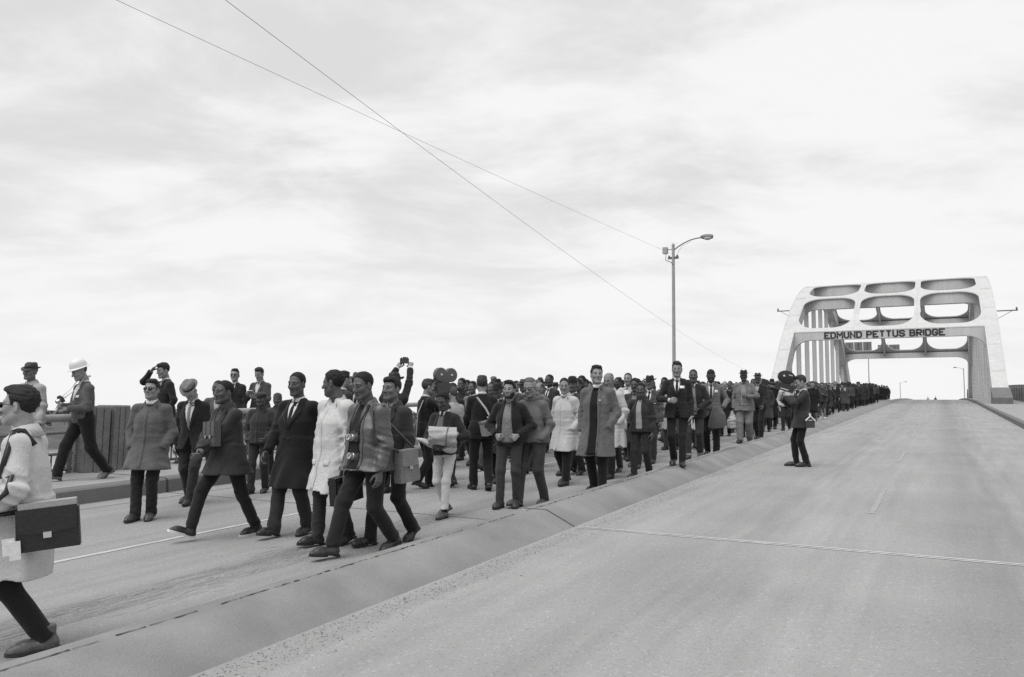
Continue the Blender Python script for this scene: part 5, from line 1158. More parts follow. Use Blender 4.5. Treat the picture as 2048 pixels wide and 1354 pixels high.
# 15 -- photographer in the leather jacket with two cameras
p = put(dict(h=.0100, pose=dict(feet=dict(L=(-.075, -.26, 16, 0), R=(.075, .38, -6, 0)), head=(4, 14, 0), lean=5, twist=-4, armL='hang', armR='hang', px=.03, bw=1.10), top=dict(kind='jacket', v=.055, mat=leather(.075), V=.40, collar='coat', shirt=None, hem=.755, flare=.045, loose=.040, sleeve=1.22, wr=1.5, seed=61), inner=(.010, .05, (.095, .055), -.06), legs=dict(v=.014, w=1.02, hem=.0), shoes=('dress', .03, .015), head=dict(id=3, skin=DK * 1.25, hair='short', hairv=.008)), on_road(738, 1106), 743, 48, 'photographer in a worn leather jacket, two cameras on his chest')
for dz_, lab in ((.0, 'upper camera on the chest of the leather-jacketed photographer'), (-.17, 'lower camera hanging at the belt of the leather-jacketed photographer')):
    o = p.J['tp'](-.015, .165, .22 + dz_); cam35(p, o, rotz(-.1) @ rotx(.12), lab, push(p.vols['coat'], [o + V(-.065, 0, .02), p.J['tp'](-.075, .15, .36), p.J['tp'](-.07, .03, .50), p.J['tp'](0, -.09, .50), p.J['tp'](.07, .03, .50), p.J['tp'](.06, .15, .36), o + V(.065, 0, .02)], (0, .05), .010), .012)
bo = V(-.25, -.21, .80); bagg = Geo().prism([(-.12, -.15), (.12, -.15), (.13, -.1), (.095, .15), (-.095, .15), (-.13, -.1)], -.045, .045, M=np.array([[0, 0, 1], [1, 0, 0], [0, 1, 0]]))
bag = held('shoulder_bag', p, [('body', bagg, cloth(.16)), ('flap', Geo().box((-.056, -.10, .0), (-.046, .10, .15)), cloth(.18)), ('fastener', Geo().box((-.064, -.02, -.03), (-.055, .02, .0)), plain(.4, .3, .7, name='brass'))], bo, rotx(-.1), 'pale canvas bag slung behind the leather-jacketed photographer', 'bag')
sh = p.J['shL']; st = push(p.vols['coat'], [bo + V(0, .11, .13), sh + V(-.04, .10, -.25), sh + V(.02, .08, .0), sh + V(.04, -.02, .06), sh + V(.0, -.10, -.1), bo + V(0, -.1, .15)], (0, .0), .008); q = rotx(-.1).T; link('strap', ribbon([q @ (s_ - bo) for s_ in st], .013, .004, V(1, 0, 0)).data('strap', [leather(.05)]), bag)
# 16 -- man walking right behind him
put(dict(pose=dict(feet=dict(L=(-.08, -.30, 34, 0), R=(.08, .22, 0, 0)), head=(4, 0, 0)), top=dict(kind='jacket', v=.03, shirt=.3, collar='both'), legs=dict(v=.014), shoes=('boot', .02, .015), head=dict(id=0, skin=MD, hair='boy', hairv=.012)), on_road(782, 1086), 752, 44, 'man in boots walking at the shoulder of the leather-jacketed photographer')
# 17 -- camera held aloft
p = put(dict(pose=dict(feet=STAND, head=(0, -6, 0), armL=dict(w=(-.11, .25, 1.86), pole=(-1, .2, -.4), hand='hold', thumb=(.7, 0, .3)), armR=dict(w=(.11, .25, 1.86), pole=(1, .2, -.4), hand='hold', thumb=(-.7, 0, .3))), top=dict(kind='suit', v=.016, shirt=.55, hem=.84, cuff=.6), head=dict(id=0, skin=LT, hair='short', hat='fedora', hatv=.025)), col(786, 9.9), 742, -150, 'man in a dark hat lifting a camera overhead with both hands')
cam35(p, (p.J['wrL'] + p.J['wrR']) / 2 + V(0, .02, .115), I3, 'camera lifted overhead above the crowd')
# 18 -- two heads by the white trench coat
put(dict(pose=dict(feet=STAND, head=(0, 4, 0)), top=dict(kind='suit', v=.03, shirt=.5), head=dict(id=0, skin=LT, hair='side', hairv=.018)), col(681, 10.2), 741, -128, 'dark-haired man facing away behind the white trench coat', 0)
p = put(dict(pose=dict(feet=STEP, head=(-4, 0, 0)), top=dict(kind='overcoat', v=.012, V=.30, shirt=.62, tie=.02), head=dict(id=3, skin=DK, hair='short', hat='fedora', hatv=.05, bandv=.10, glasses='sun')), col(716, 10.6), 742, 18, 'man in sunglasses and a banded grey hat, white shirt and dark tie')
put(dict(pose=dict(feet=STEP, head=(-10, 0, 0), armL=dict(w=(-.04, .20, 1.55), hand='hold', pole=(-1, 0, -.6)), armR=dict(w=(.08, .20, 1.55), hand='hold', pole=(1, 0, -.6))), top=dict(kind='jacket', v=.03, shirt=None, collar='coat', V=.45), head=dict(id=0, skin=LT, hair='short', hairv=.02)), col(702, 11.6), 752, 22, 'man raising a camera to his eye beside the banded grey hat', 0)
cam35(PEOPLE[-1], V(.02, .27, 1.60), I3, 'camera held to the eye beside the banded grey hat')
# 19 -- newsreel cameraman with the two-reel camera
p = put(dict(pose=dict(feet=STEP, head=(-10, 4, 0), armL=dict(w=(-.02, .24, 1.36), pole=(-1, -.1, -.8), hand='grip', thumb=(.2, .3, .9)), armR=dict(w=(.10, .20, 1.46), pole=(1, -.1, -.8), hand='grip', thumb=(-.2, .3, .9))), top=dict(kind='suit', v=.014, shirt=.6, hem=.80, cuff=.6), legs=dict(v=.012), head=dict(id=0, skin=LT, hair='side', hairv=.05)), on_road(846, 976), 757, -112, 'newsreel cameraman in a dark suit, back turned, under a two-reel camera')
b, m, l, k = movie_camera(); mo = V(.06, .32, 1.60); held('movie_camera', p, [('camera_body', b, plain(.055, .4, name='camera_grey')), ('film_magazine', m, plain(.085, .35, name='magazine')), ('lens', l, plain(.03, .3, name='lens_black')), ('reel_hub', k, plain(.6, .3, .5, name='hub'))], mo, rotz(.15), 'newsreel camera with two film reels on top raised among the newsmen', 'movie camera')
st = push(p.vols['coat'], [p.J['tp'](.05, .13, .30), p.J['tp'](.085, .06, .50), p.J['tp'](.09, -.09, .46), p.J['tp'](.10, -.17, .25), p.J['tp'](.12, -.18, .0), p.J['tp'](.14, -.18, -.15)], (0, 0), .010); rb = empty('accessory_pouch', tuple(p.w(st[-1]))); rb.rotation_euler = (0, 0, p.ang); rb.scale = (p.sc,) * 3
link('strap', ribbon([s_ - st[-1] for s_ in st], .020, .004, V(0, 1, .1)).data('strap', [cloth(.42)]), rb); link('pouch', Geo().box((-.05, -.05, -.10), (.05, .02, .0)).data('pouch', [cloth(.3)], False), rb); tag(rb, 'pale webbing strap and pouch hung down the cameraman\'s back', 'strap')
# 20 -- boy in white trousers carrying a bedroll
p = put(dict(pose=dict(feet=dict(L=(-.07, .10, 0, 0), R=(.07, -.20, 24, 0)), head=(8, 22, 0), lean=4, armL=dict(w=(-.20, .20, 1.05), pole=(-1, -.8, -.2), hand='hold', thumb=(.6, .4, .3)), armR=dict(w=(.02, .28, 1.04), pole=(1, -.4, -.4), hand='hold', thumb=(-.5, .3, .6))), top=dict(kind='jacket', v=.016, V=.40, collar='none', shirt=None, hem=.90), inner=(.10, .05, (.09, .09), .0), legs=dict(v=.50, w=.84, sock=.015, hem=-.045), shoes=('dress', .06, .03), head=dict(id=5, skin=DK * .8, hair='afro', hairv=.007)), on_road(888, 1034), 783, 34, 'boy in white trousers carrying a pale bedroll')
part_c = ring_collar(p.J, .088, .064, .0, .052, 14); link('shirt_collar', part_c.data('shirt_collar', [cloth(.6)]), p.root)
rv = Vol((-.34, -.26, -.26), (.34, .26, .26), .011); rv.cone((-.20, 0, .0), (.18, 0, .015), .125, .135, k=.02, flat1=True, flat0=True); rv.cone((-.22, 0, .0), (-.05, 0, .0), .085, .08, k=0, cut=True); s9 = sines(4, 7, 18, 50, (.4, 1, 1), True); rv.wrinkle(lambda Q: .013 * s9(Q)); tv_ = Vol((-.4, -.2, -.22), (.4, .25, .1), .011); tv_.ell((-.20, .04, -.10), (.17, .07, .04), M=roty(.30), k=.03); tv_.ell((.10, .04, -.15), (.10, .08, .06), k=.05); tv_.wrinkle(lambda Q: .010 * s9(Q))
held('bedroll', p, [('roll', volgeo(rv), cloth(.34)), ('loose_end', volgeo(tv_), cloth(.42)), ('tie_cord', Geo().tube([(.06 + .02 * math.cos(t), .140 * math.cos(t), .01 + .140 * math.sin(t)) for t in np.linspace(0, 6.28, 24)], .006, 5), cloth(.1))], V(-.13, .25, 1.10), rotz(-2.55) @ roty(.08), 'rolled pale blanket bundle under the arm of the boy in white trousers', 'bedroll')
# 21-23 -- newsmen walking backwards and the marchers meeting them
put(dict(pose=dict(feet=STEP2, head=(20, 6, 0)), top=dict(kind='sweater', v=.36, shirt=None, collar='none', hem=.86), legs=dict(v=.02), head=dict(id=0, skin=.24, hair='side', hairv=.08)), col(907, 11.0), 772, 140, 'man in a pale sweater, back half turned, behind the bedroll')
p = put(dict(pose=dict(feet=STEP, head=(-8, 0, 0), armL='fwd', armR='hang'), top=dict(kind='suit', v=.011, shirt=.5, hem=.77), legs=dict(v=.011), head=dict(id=4, skin=LT, hair='side', hairv=.035)), on_road(962, 981), 750, 168, 'man in a dark suit seen from behind with a light strap over his shoulder')
bo = V(.13, -.215, .99); held('news_bag', p, [('case', Geo().box((-.07, -.20, -.13), (.07, .20, .06)), cloth(.20)), ('lid', Geo().box((-.078, -.208, .06), (.078, .208, .085)), cloth(.12)), ('label_patch', Geo().box((.07, -.15, -.09), (.075, .12, .03)), plain(.42, .7, name='label_paper'))], bo, rotz(-1.25) @ rotx(.25), 'boxy pale equipment bag at the hip of the suited man seen from behind', 'bag')
st = push(p.vols['coat'], [bo + V(-.10, .0, .10), p.J['tp'](.09, -.17, .18), p.J['tp'](.02, -.17, .30), p.J['tp'](-.08, -.08, .47), p.J['tp'](-.09, .02, .50), p.J['tp'](-.02, .16, .34), p.J['tp'](.15, .12, .14), p.J['tp'](.18, .0, .08), bo + V(.10, .06, .08)], (0, 0), .010); sb = link('carrying_strap', ribbon([s_ for s_ in st], .017, .004, V(0, 1, .1)).data('carrying_strap', [cloth(.34)]), p.root)
put(dict(pose=dict(feet=STEP, head=(8, 4, 0), bw=1.05), top=dict(kind='overcoat', v=.020, V=.28, shirt=.55, tie=.02), head=dict(id=3, skin=DK, hair='short', hat='fedora', hatv=.016)), col(997, 11.9), 763, 26, 'man in a black fedora and overcoat beside the suited back')
# 24 -- bearded youth, thumbs in belt
p = put(dict(pose=dict(feet=dict(L=(-.10, -.02, 0, 0), R=(.09, .12, 0, 0)), head=(-4, 0, 0), armL='belt', armR='belt'), top=dict(kind='jacket', v=.014, V=.40, collar='coat', shirt=None, hem=.88), inner=(.17, .055, (.085, .085), -.03), buttons=True, legs=dict(v=.036, w=.90), shoes=('boot', .035, .02), head=dict(id=1, skin=LT, hair='wave', hairv=.014, beard=True)), on_road(1018, 1014), 760, 16, 'bearded youth in an open black jacket and jeans, hands at his belt')
link('belt_buckle', Geo().box((-.03, .125, .965), (.03, .145, 1.0)).data('belt_buckle', [plain(.35, .3, .8, name='buckle')], False), p.root)
# 25 -- youth in the hooded sweatshirt
put(dict(pose=dict(feet=dict(L=(-.09, -.16, 10, 0), R=(.09, .22, -4, 0)), head=(10, 20, 0), lean=5, armL='pocket', armR='pocket'), top=dict(kind='sweater', v=.105, shirt=None, collar='none', hood=True, hem=.835, loose=.014, wr=1.5), legs=dict(v=.036, w=1.0), shoes=('boot', .05, .025), head=dict(id=4, skin=LT, hair='crew', hairv=.09, glasses='clear')), on_road(1066, 1011), 755, 34, 'fair-haired youth in glasses and a grey hooded sweatshirt')
# 26-33
put(dict(pose=dict(feet=STEP, head=(34, 10, 0), lean=4, armL='pocket', armR='pocket'), top=dict(kind='raincoat', v=.42, collar='both_clerical', shirt=None, V=.36, hem=.54, flare=.05), legs=dict(v=.012), head=dict(id=1, skin=LT, hair='short', hairv=.02)), on_road(1132, 969), 755, 36, 'cleric in a cream raincoat, hands in pockets, face in profile')
put(dict(pose=dict(feet=STEP2, head=(24, 4, 0)), top=dict(kind='overcoat', v=.035, V=.28, shirt=.6, tie=.02), head=dict(id=5, skin=DK * 1.3, hair='short', hat='bowler', hatv=.016)), col(1148, 13.4), 751, 36, 'man in a dark round hat in profile behind the cream raincoat')
put(dict(h=.0115, pose=dict(feet=dict(L=(-.10, .08, 0, 0), R=(.10, -.12, 8, 0)), head=(34, -2, 0), armL='pocket', armR='hang', bw=1.05), top=dict(kind='overcoat', v=.10, tweed=.26, V=.42, collar='both_clerical', shirt=None, hem=.50, loose=.026, flare=.07, badge=[(-.095, .33, .016, .016, .7)], seed=71), inner=(.0085, .05, (.07, .05), -.425), legs=dict(v=.011), head=dict(id=1, skin=LT, hair='wave', hairv=.03)), on_road(1196, 986), 730, 24, 'tall cleric in an open tweed overcoat over black, looking aside')
put(dict(pose=dict(feet=STEP, head=(10, 14, 0), armL='pocket', armR='pocket'), top=dict(kind='raincoat', v=.43, collar='coat', shirt=None, hem=.5), legs=dict(v=.012), head=dict(id=4, skin=MD * 1.3, hair='bald', hairv=.012)), col(1222, 13.3), 745, 34, 'balding man in a white raincoat just behind the tall cleric')
put(dict(pose=dict(feet=STEP, head=(12, 0, 0)), top=dict(kind='raincoat', v=.40, V=.3, shirt=.6), head=dict(id=2, skin=.2, hair='crew', hairv=.03)), col(1258, 16.6), 745, 26, 'close-cropped man in a light coat above the two youths')
put(dict(pose=dict(feet=STEP, head=(0, 6, 0)), top=dict(kind='jacket', v=.04, shirt=.2, V=.4, collar='both'), inner=(.17, .05, (.06, .06), .0), legs=dict(v=.03), head=dict(id=5, skin=DK, hair='afro', hairv=.01)), col(1271, 15.2), 756, 14, 'youth in an open jacket and grey shirt behind his companion')
put(dict(pose=dict(feet=STEP2, head=(18, 4, 0), armL='hang', armR='back'), top=dict(kind='jacket', v=.026, V=.4, shirt=None, collar='coat', hem=.83, wr=1.7), inner=(.26, .05, (.075, .05), -.02), legs=dict(v=.022), shoes=('boot', .03, .02), head=dict(id=2, skin=DK * .9, hair='afro', hairv=.008)), on_road(1284, 956), 765, 24, 'youth in a dark zip jacket over a pale shirt next to the median')
put(dict(pose=dict(feet=STEP, head=(0, 2, 0)), top=dict(kind='suit', v=.065, tweed=.15, V=.28, shirt=.65, tie=.014, badge=[(-.11, .26, .05, .015, .65)]), head=dict(id=2, skin=MD, hair='short', hat='fedora', hatv=.02)), col(1301, 16.3), 749, 16, 'man in a dark hat and grey suit with a folded white handkerchief')
# 34 -- tall man in the dark suit on the median
p = put(dict(h=.0115, pose=dict(feet=dict(L=(-.075, .06, 0, 0), R=(.075, -.16, 22, .01)), head=(2, 8, 0), armR=dict(w=(.11, .26, 1.10), pole=(1, -.6, -.3), hand='hold', thumb=(-.5, .4, .6)), armL='hang'), top=dict(kind='suit', v=.017, V=.25, shirt=.66, tie=.016, buttons=2, hem=.79, cuff=.6, badge=[(-.085, .36, .075, .045, .75)], seed=81), legs=dict(v=.017, w=.92), head=dict(id=0, skin=LT, hair='wave', hairv=.03)), on_road(1356, 932, .165), 722, 4, 'tall man in a dark suit with a white name card, walking on the median')
held('folded_paper', p, [('sheet', Geo().box((-.006, -.03, -.10), (.006, .05, .03)), plain(.6, .7, name='paper'))], p.J['wrL'] + V(-.01, .03, -.10), I3, 'folded white paper in the hand of the tall man on the median', 'paper')
# 35-39
put(dict(pose=dict(feet=STEP2, head=(8, 0, 0), armL=dict(w=(-.13, .18, .98), hand='hold', pole=(-1, -.6, 0)), armR='hang'), top=dict(kind='jacket', v=.020, V=.4, collar='none', shirt=None, hem=.78), inner=(.15, .055, (.085, .07), -.06), legs=dict(v=.036, cuff=.25), shoes=('boot', .06, .03), head=dict(id=3, skin=DK * 1.1, hair='crew', hairv=.01)), on_road(1389, 917), 738, 10, 'man in a dark cardigan over a pale shirt with turned-up jeans')
link('shirt_collar', ring_collar(PEOPLE[-1].J, .094, .064, -.004, .05, 12).data('shirt_collar', [cloth(.6)]), PEOPLE[-1].root)
p = put(dict(pose=dict(feet=STEP, head=(0, 34, 0), armL=dict(w=(-.22, .14, .98), hand='grip'), armR=dict(w=(.10, .24, .98), hand='grip')), top=dict(kind='suit', v=.13, tweed=.12, V=.32, shirt=.6, tie=.02, badge=[(-.10, .34, .055, .05, .65)]), legs=dict(v=.014), head=dict(id=2, skin=DK * .8, hair='short', hairv=.008)), on_road(1424, 912), 740, 2, 'man with bowed head in a light grey suit with a name card')
cvv = Vol((-.25, -.1, -.42), (.25, .1, .1), .014); cvv.loft((0, 0, 0), I3, [(-.38, .02, 0, .17, .03), (-.1, 0, 0, .12, .045), (.04, 0, 0, .06, .04)], k=.02); s8 = sines(9, 5, 14, 34, (1, .6, .2)); cvv.wrinkle(lambda Q: .014 * s8(Q))
held('carried_coat', p, [('cloth', volgeo(cvv), cloth(.11))], V(-.10, .29, .93), I3, 'coat folded over the arm of the man with bowed head', 'coat')
p = put(dict(pose=dict(feet=STEP2, head=(10, 2, 0), bw=1.08, armL=dict(w=(-.10, .25, 1.12), hand='grip', pole=(-1, -.4, -.3), thumb=(.6, .2, .5)), armR='hang'), top=dict(kind='suit', v=.135, V=.4, shirt=None, collar='shirt', collarv=.18, hem=.76, fat=1.12, belly=1.32, cut=None, wr=1.3), inner=(.19, .06, (.12, .07), -.02), legs=dict(v=.16, w=1.22), head=dict(id=3, skin=DK * .7, hair='short', hat='trilby', hatv=.022)), on_road(1490, 886), 738, 8, 'heavy man in a pale suit, pale shirt and dark trilby')
bgv = Vol((-.2, -.16, -.45), (.2, .16, .06), .014); bgv.loft((0, 0, 0), I3, [(-.38, 0, 0, .13, .09), (-.2, 0, 0, .14, .09), (-.03, 0, 0, .05, .03), (.03, 0, 0, .03, .02)], k=.02); bgv.wrinkle(lambda Q: .012 * s9(Q)); held('cloth_sack', p, [('sack', volgeo(bgv), plain(.26, .4, 0, .2, 14, 'sack', .2))], p.J['wrR'] + V(.02, .03, -.09), I3, 'crumpled pale sack hanging from the heavy man\'s hand', 'bag')
put(dict(pose=dict(feet=STEP, head=(16, 4, 0), armL='fwd', armR='hang'), top=dict(kind='suit', v=.018, V=.24, shirt=.3), legs=dict(v=.015), head=dict(id=5, skin=DK, hair='short', hat='trilby', hatv=.045)), on_road(1519, 879), 744, 20, 'man in a dark suit and grey hat at the heavy man\'s elbow', 0)
put(dict(pose=dict(feet=STEP, head=(0, 4, 0), armL='hang', armR='hang'), top=dict(kind='overcoat', v=.007, shirt=None, V=.45, collar='coat', hem=.40), legs=dict(v=.008), head=dict(id=1, skin=LT, hair='short', hat='bowler', hatv=.01)), on_road(1546, 858), 757, 8, 'pale-faced person in a long black coat and round black hat', 0)
put(dict(pose=dict(feet=STEP2, head=(0, 4, 0), armL='pocket', armR='pocket'), top=dict(kind='jacket', v=.40, shirt=None, V=.45, collar='coat', hem=.86), legs=dict(v=.022), head=dict(id=0, skin=.25, hair='short', hairv=.05)), on_road(1573, 861), 763, 6, 'person in a white zip jacket and dark trousers behind the film magazine', 0)
# 40 -- lone film cameraman on the right carriageway
p = put(dict(h=.0115, pose=dict(feet=dict(L=(-.08, -.05, 0, 0), R=(.08, .10, 0, 0)), drop=.012, head=(2, 16, 0), lean=-3, armL=dict(w=(-.03, .33, 1.31), pole=(-1, 0, -1), hand='grip', thumb=(.2, .4, .8)), armR=dict(w=(.09, .36, 1.26), pole=(1, 0, -1), hand='grip', thumb=(-.2, .4, .8))), top=dict(kind='suit', v=.030, shirt=.6, hem=.72, cut=None, V=.2, wr=1.4, seed=91), legs=dict(v=.010, w=.95), head=dict(id=0, skin=.22, hair='side', hairv=.03)), on_road(1606, 933), 750, 76, 'lone film cameraman in a dark jacket standing on the empty carriageway')
cb = Geo().box((-.05, -.20, -.07), (.05, .16, .06)).box((-.03, -.10, .06), (.03, .02, .09)); mg = Geo().lathe([(.10, -.045), (.125, -.035), (.125, .035), (.10, .045), (.03, .047), (.002, .047)], 28, 1., 1.32, M=np.array([[0, 0, 1], [0, 1, 0], [1, 0, 0]]) @ np.eye(3), o=(0, -.01, .19)); ln = Geo().tube([(0, .16, 0), (0, .34, -.02)], [.035, .03], 14).box((-.07, .30, -.075), (.07, .42, .03)); hb = Geo().lathe([(.02, .047), (.02, .056), (.002, .057)], 12, M=roty(math.pi / 2), o=(0, .05, .20)).lathe([(.02, .047), (.02, .056), (.002, .057)], 12, M=roty(-math.pi / 2), o=(0, .05, .20)).box((-.052, -.1, .235), (-.046, -.03, .25)).box((-.056, -.10, -.05), (-.05, .05, -.035))
held('movie_camera', p, [('camera_body', cb, plain(.022, .4, name='camera_black')), ('film_magazine', mg, plain(.014, .35, name='magazine')), ('matte_box', ln, plain(.012, .4, name='lens_black')), ('fittings', hb, plain(.6, .3, .4, name='hub'))], V(.02, .33, 1.50), rotx(.30), 'film camera with an oval black magazine held to the lone cameraman\'s eye', 'movie camera')
bo = V(-.235, -.08, .83); held('battery_pack', p, [('case', Geo().prism([(-.08, -.10), (.08, -.10), (.08, .04), (0, .10), (-.08, .04)], -.045, .045, M=np.array([[0, 0, 1], [1, 0, 0], [0, 1, 0]])), leather(.035)), ('webbing', Geo().tube([(-.05, -.085, .03), (-.05, 0, .115), (-.05, .085, .03)], .016, 6).tube([(-.045, 0, .115), (.0, 0, .16)], .014, 6), cloth(.6)), ('name_plate', Geo().box((-.052, -.03, .03), (-.046, .03, .045)), plain(.5, name='plate'))], bo, I3, 'battery pack with white webbing at the lone cameraman\'s hip', 'pack')
# 41-43 -- marchers seen past him
put(dict(pose=dict(feet=STEP, head=(0, 4, 0), armL=dict(w=(-.06, .24, 1.16), hand='hold'), armR='hang'), top=dict(kind='sweater', v=.040, shirt=None, collar='none', hem=.80, loose=.012), legs=dict(v=.035, shorts=.52, w=1.05), shoes=('dress', .5, .3), head=dict(id=1, skin=.16, hair='long', hairv=.012)), on_road(1646, 838), 765, 4, 'woman in a dark sweater and knee-length shorts by the median', 0)
put(dict(pose=dict(feet=STEP2, head=(6, 4, 0)), top=dict(kind='overcoat', v=.010, shirt=None, V=.45, collar='coat', hem=.5), skirt=(.46, .01), head=dict(id=0, skin=LT, hair='boy', hairv=.03), shoes=('dress', .4, .3)), on_road(1627, 848), 762, 10, 'woman in a black coat and skirt between the cameraman and the woman in shorts', 0)
# ------------------------------------------------------------------ the marching column behind them
rc = np.random.RandomState(12)
ARCH = [dict(k='suit', pose=dict(feet=STEP, armL='fwd', armR='back'), top=dict(kind='suit', V=.26, shirt=.6, tie=.02)), dict(k='suit', pose=dict(feet=WALK2, armL='hang', armR='fwd'), top=dict(kind='suit', V=.3, shirt=.6, tie=.02)),
        dict(k='overcoat', pose=dict(feet=STEP2, armL='pocket', armR='pocket'), top=dict(kind='overcoat', V=.28, shirt=.6, tie=.02)), dict(k='overcoat', pose=dict(feet=WALK, armL='back', armR='fwd'), top=dict(kind='overcoat', V=.42, shirt=None, collar='coat')),
        dict(k='jacket', pose=dict(feet=WALK, armL='hang', armR='hang'), top=dict(kind='jacket', V=.4, shirt=None, collar='coat'), inner=(.2, .05, (.06, .06), -.02)), dict(k='jacket', pose=dict(feet=STEP, armL='pocket', armR='hang'), top=dict(kind='jacket', V=.45, shirt=None, collar='coat')),
        dict(k='raincoat', pose=dict(feet=STEP2, armL='hang', armR='pocket'), top=dict(kind='raincoat', V=.42, shirt=None, collar='coat')), dict(k='sweater', pose=dict(feet=STEP, armL='fwd', armR='hang'), top=dict(kind='sweater', shirt=None, collar='shirt', collarv=.5))]
PROTO = {}
def proto(ai, hid):
    """a finished marcher per outfit and head; later ones are copies of it"""
    if (ai, hid) in PROTO: return PROTO[(ai, hid)]
    if ai not in PROTO:
        a = ARCH[ai]; r, J, _ = make_person(dict(pose=a['pose'], top=dict(a['top'], v=.03), head=dict(id=hid, skin=.05, hair='short'), legs=dict(v=.02), h=.018, **({'inner': a['inner']} if 'inner' in a else {})), 0); PROTO[ai] = (r, J)
        PROTO[(ai, hid)] = r.data; r['used'] = 0; return r.data
    r, J = PROTO[ai]; me = body_geo(J, hid, True).data('person_body', [skin(.05), plain(.03, .2, name='eye'), hairm(.02), skin(.04)]); PROTO[(ai, hid)] = me; return me
SHADE = [(.012, 'black'), (.020, 'near-black'), (.032, 'dark'), (.050, 'charcoal'), (.085, 'grey'), (.14, 'light grey'), (.40, 'white')]
LAND = [(13.2, 'near the bearded youth'), (15.5, 'behind the tall cleric'), (17.6, 'near the handkerchief man'), (20.5, 'behind the median walker'), (23.5, 'behind the heavy man'), (27, 'beyond the heavy man'), (31.5, 'by the long black coat'), (37, 'before the woman in shorts'), (42, 'around the woman in shorts'), (47.5, 'beyond the tall street lamp'), (999, 'where the column thins')]
def shade_pick(): return SHADE[rc.choice(7, p=[.24, .22, .22, .12, .10, .06, .04])]
def crowd_person(P, H, ang):
    ai = int(rc.choice(len(ARCH), p=[.2, .16, .15, .1, .15, .1, .06, .08])); hid = int(rc.choice([0, 2, 3, 5], p=[.28, .28, .24, .20])); a = ARCH[ai]
    me = proto(ai, hid); r0, J = PROTO[ai]; v, sn = shade_pick(); 
    if a['k'] == 'raincoat': v, sn = [(.42, 'white'), (.30, 'cream'), (.14, 'light grey')][rc.randint(3)]
    light = hid == 0; sk = (rc.uniform(.17, .24) if light else rc.uniform(.05, .10)); sk = round(sk, 2); hv = (round(rc.uniform(.01, .07), 2) if light else .009)
    r = bpy.data.objects.new('person', me); COL.objects.link(r); hat = rc.rand() < .30; hair = ('side', 'short', 'crew', 'bald')[rc.randint(4)] if light else ('short', 'afro', 'crew')[rc.randint(3)]
    for i, m in enumerate((skin(sk), plain(.03, .2, name='eye'), hairm(hv), skin(round(sk * .75, 3)))): r.material_slots[i].link = 'OBJECT'; r.material_slots[i].material = m
    lv = round(min(v * rc.choice([1, 1, .7, 1.3]), .05), 3); cm = cloth(v)
    for c in r0.children:
        if c.name.startswith('hair'): continue
        o = c.copy(); COL.objects.link(o); o.parent = r
        nm = c.name.split('.')[0]
        if nm in ('suit_jacket', 'overcoat', 'jacket', 'raincoat', 'sweater', 'trousers'):
            o.material_slots[0].link = 'OBJECT'; o.material_slots[0].material = cloth(lv) if nm == 'trousers' else cm
        for g in c.children:
            q = g.copy(); COL.objects.link(q); q.parent = o
            if nm in ('suit_jacket', 'overcoat', 'jacket', 'raincoat', 'sweater'): q.material_slots[0].link = 'OBJECT'; q.material_slots[0].material = cm
    o = link('hair', get_hair(hair, True), r, mats=[hairm(hv)]); o.matrix_local = M4(J['headM'], J['piv']); hn = ''
    if hat:
        k = ('fedora', 'trilby', 'bowler', 'cap', 'knit')[int(rc.choice(5, p=[.35, .25, .15, .15, .10]))]; hm, bd = get_hat(k); hvv = float(rc.choice([.012, .02, .035, .06, .12])); o = link('hat', hm, r, mats=[cloth(hvv)]); o.matrix_local = M4(J['headM'], J['piv'] + J['headM'] @ V(0, -.012, HATS[k][1]))
        if k in ('fedora', 'trilby', 'bowler'): link('hat_band', bd, o, mats=[cloth(.012)])
        hn = {'fedora': ' and fedora', 'trilby': ' and trilby', 'bowler': ' and round hat', 'cap': ' and flat cap', 'knit': ' and knit cap'}[k]
    else: hn = ' with ' + {'side': 'parted hair', 'short': 'short hair', 'crew': 'cropped hair', 'bald': 'balding crown', 'afro': 'thick hair'}[hair]
    lm = 'on the footway' if P[0] < -10.7 else next(t for y_, t in LAND if P[1] < y_)
    sc = H / (J['piv'][2] + .185 + (.03 if hat else 0)); r.location = tuple(P); r.rotation_euler = (0, 0, ang); r.scale = (sc,) * 3
    nm = {'suit': 'suit and tie', 'overcoat': 'overcoat', 'jacket': 'jacket', 'raincoat': 'raincoat', 'sweater': 'sweater'}[a['k']]
    tag(r, 'marcher in a %s %s%s %s' % (sn, nm, hn, lm), 'person', 'marchers packed behind the front rows'); return r
taken = [(q.P[0], q.P[1]) for q in PEOPLE]
def to_px(P): q = np.asarray(P) - EYE; return 1024 + FPX * (q @ RT) / (q @ FW), 677 - FPX * (q @ UP) / (q @ FW)
cand = []
for yi in np.arange(11.0, 54, 1.12):
    for xi in np.arange(-10.15, -4.85, .80):
        x = xi + rc.uniform(-.22, .22); y = yi + rc.uniform(-.35, .35); P = V(x, y, zr(y)); px, py = to_px(P)
        if px < 868 or py > 972: continue
        if y < 14 and x > -5.6: continue
        if any((x - a) ** 2 + (y - b) ** 2 < .62 ** 2 for a, b in taken): continue
        if x > -5.3 and rc.rand() < .35: continue
        cand.append((x, y)); taken.append((x, y))
for x, y in ((-11.6, 17.5), (-11.9, 21.0), (-11.5, 23.4), (-11.8, 27.2), (-11.6, 31.), (-11.9, 36.), (-11.6, 41.)): cand.append((x, y))
cand.sort(key=lambda c: c[1]); cand = cand[:246]; YEND = max(c[1] for c in cand)
for x, y in cand:
    sw = x < -10.7; P = V(x, y, zr(y) + (.222 if sw else 0)); ang = math.pi + rc.normal() * .16 + (-.1 if y > 14 else 0); crowd_person(P, rc.normal(1.75, .055), ang)
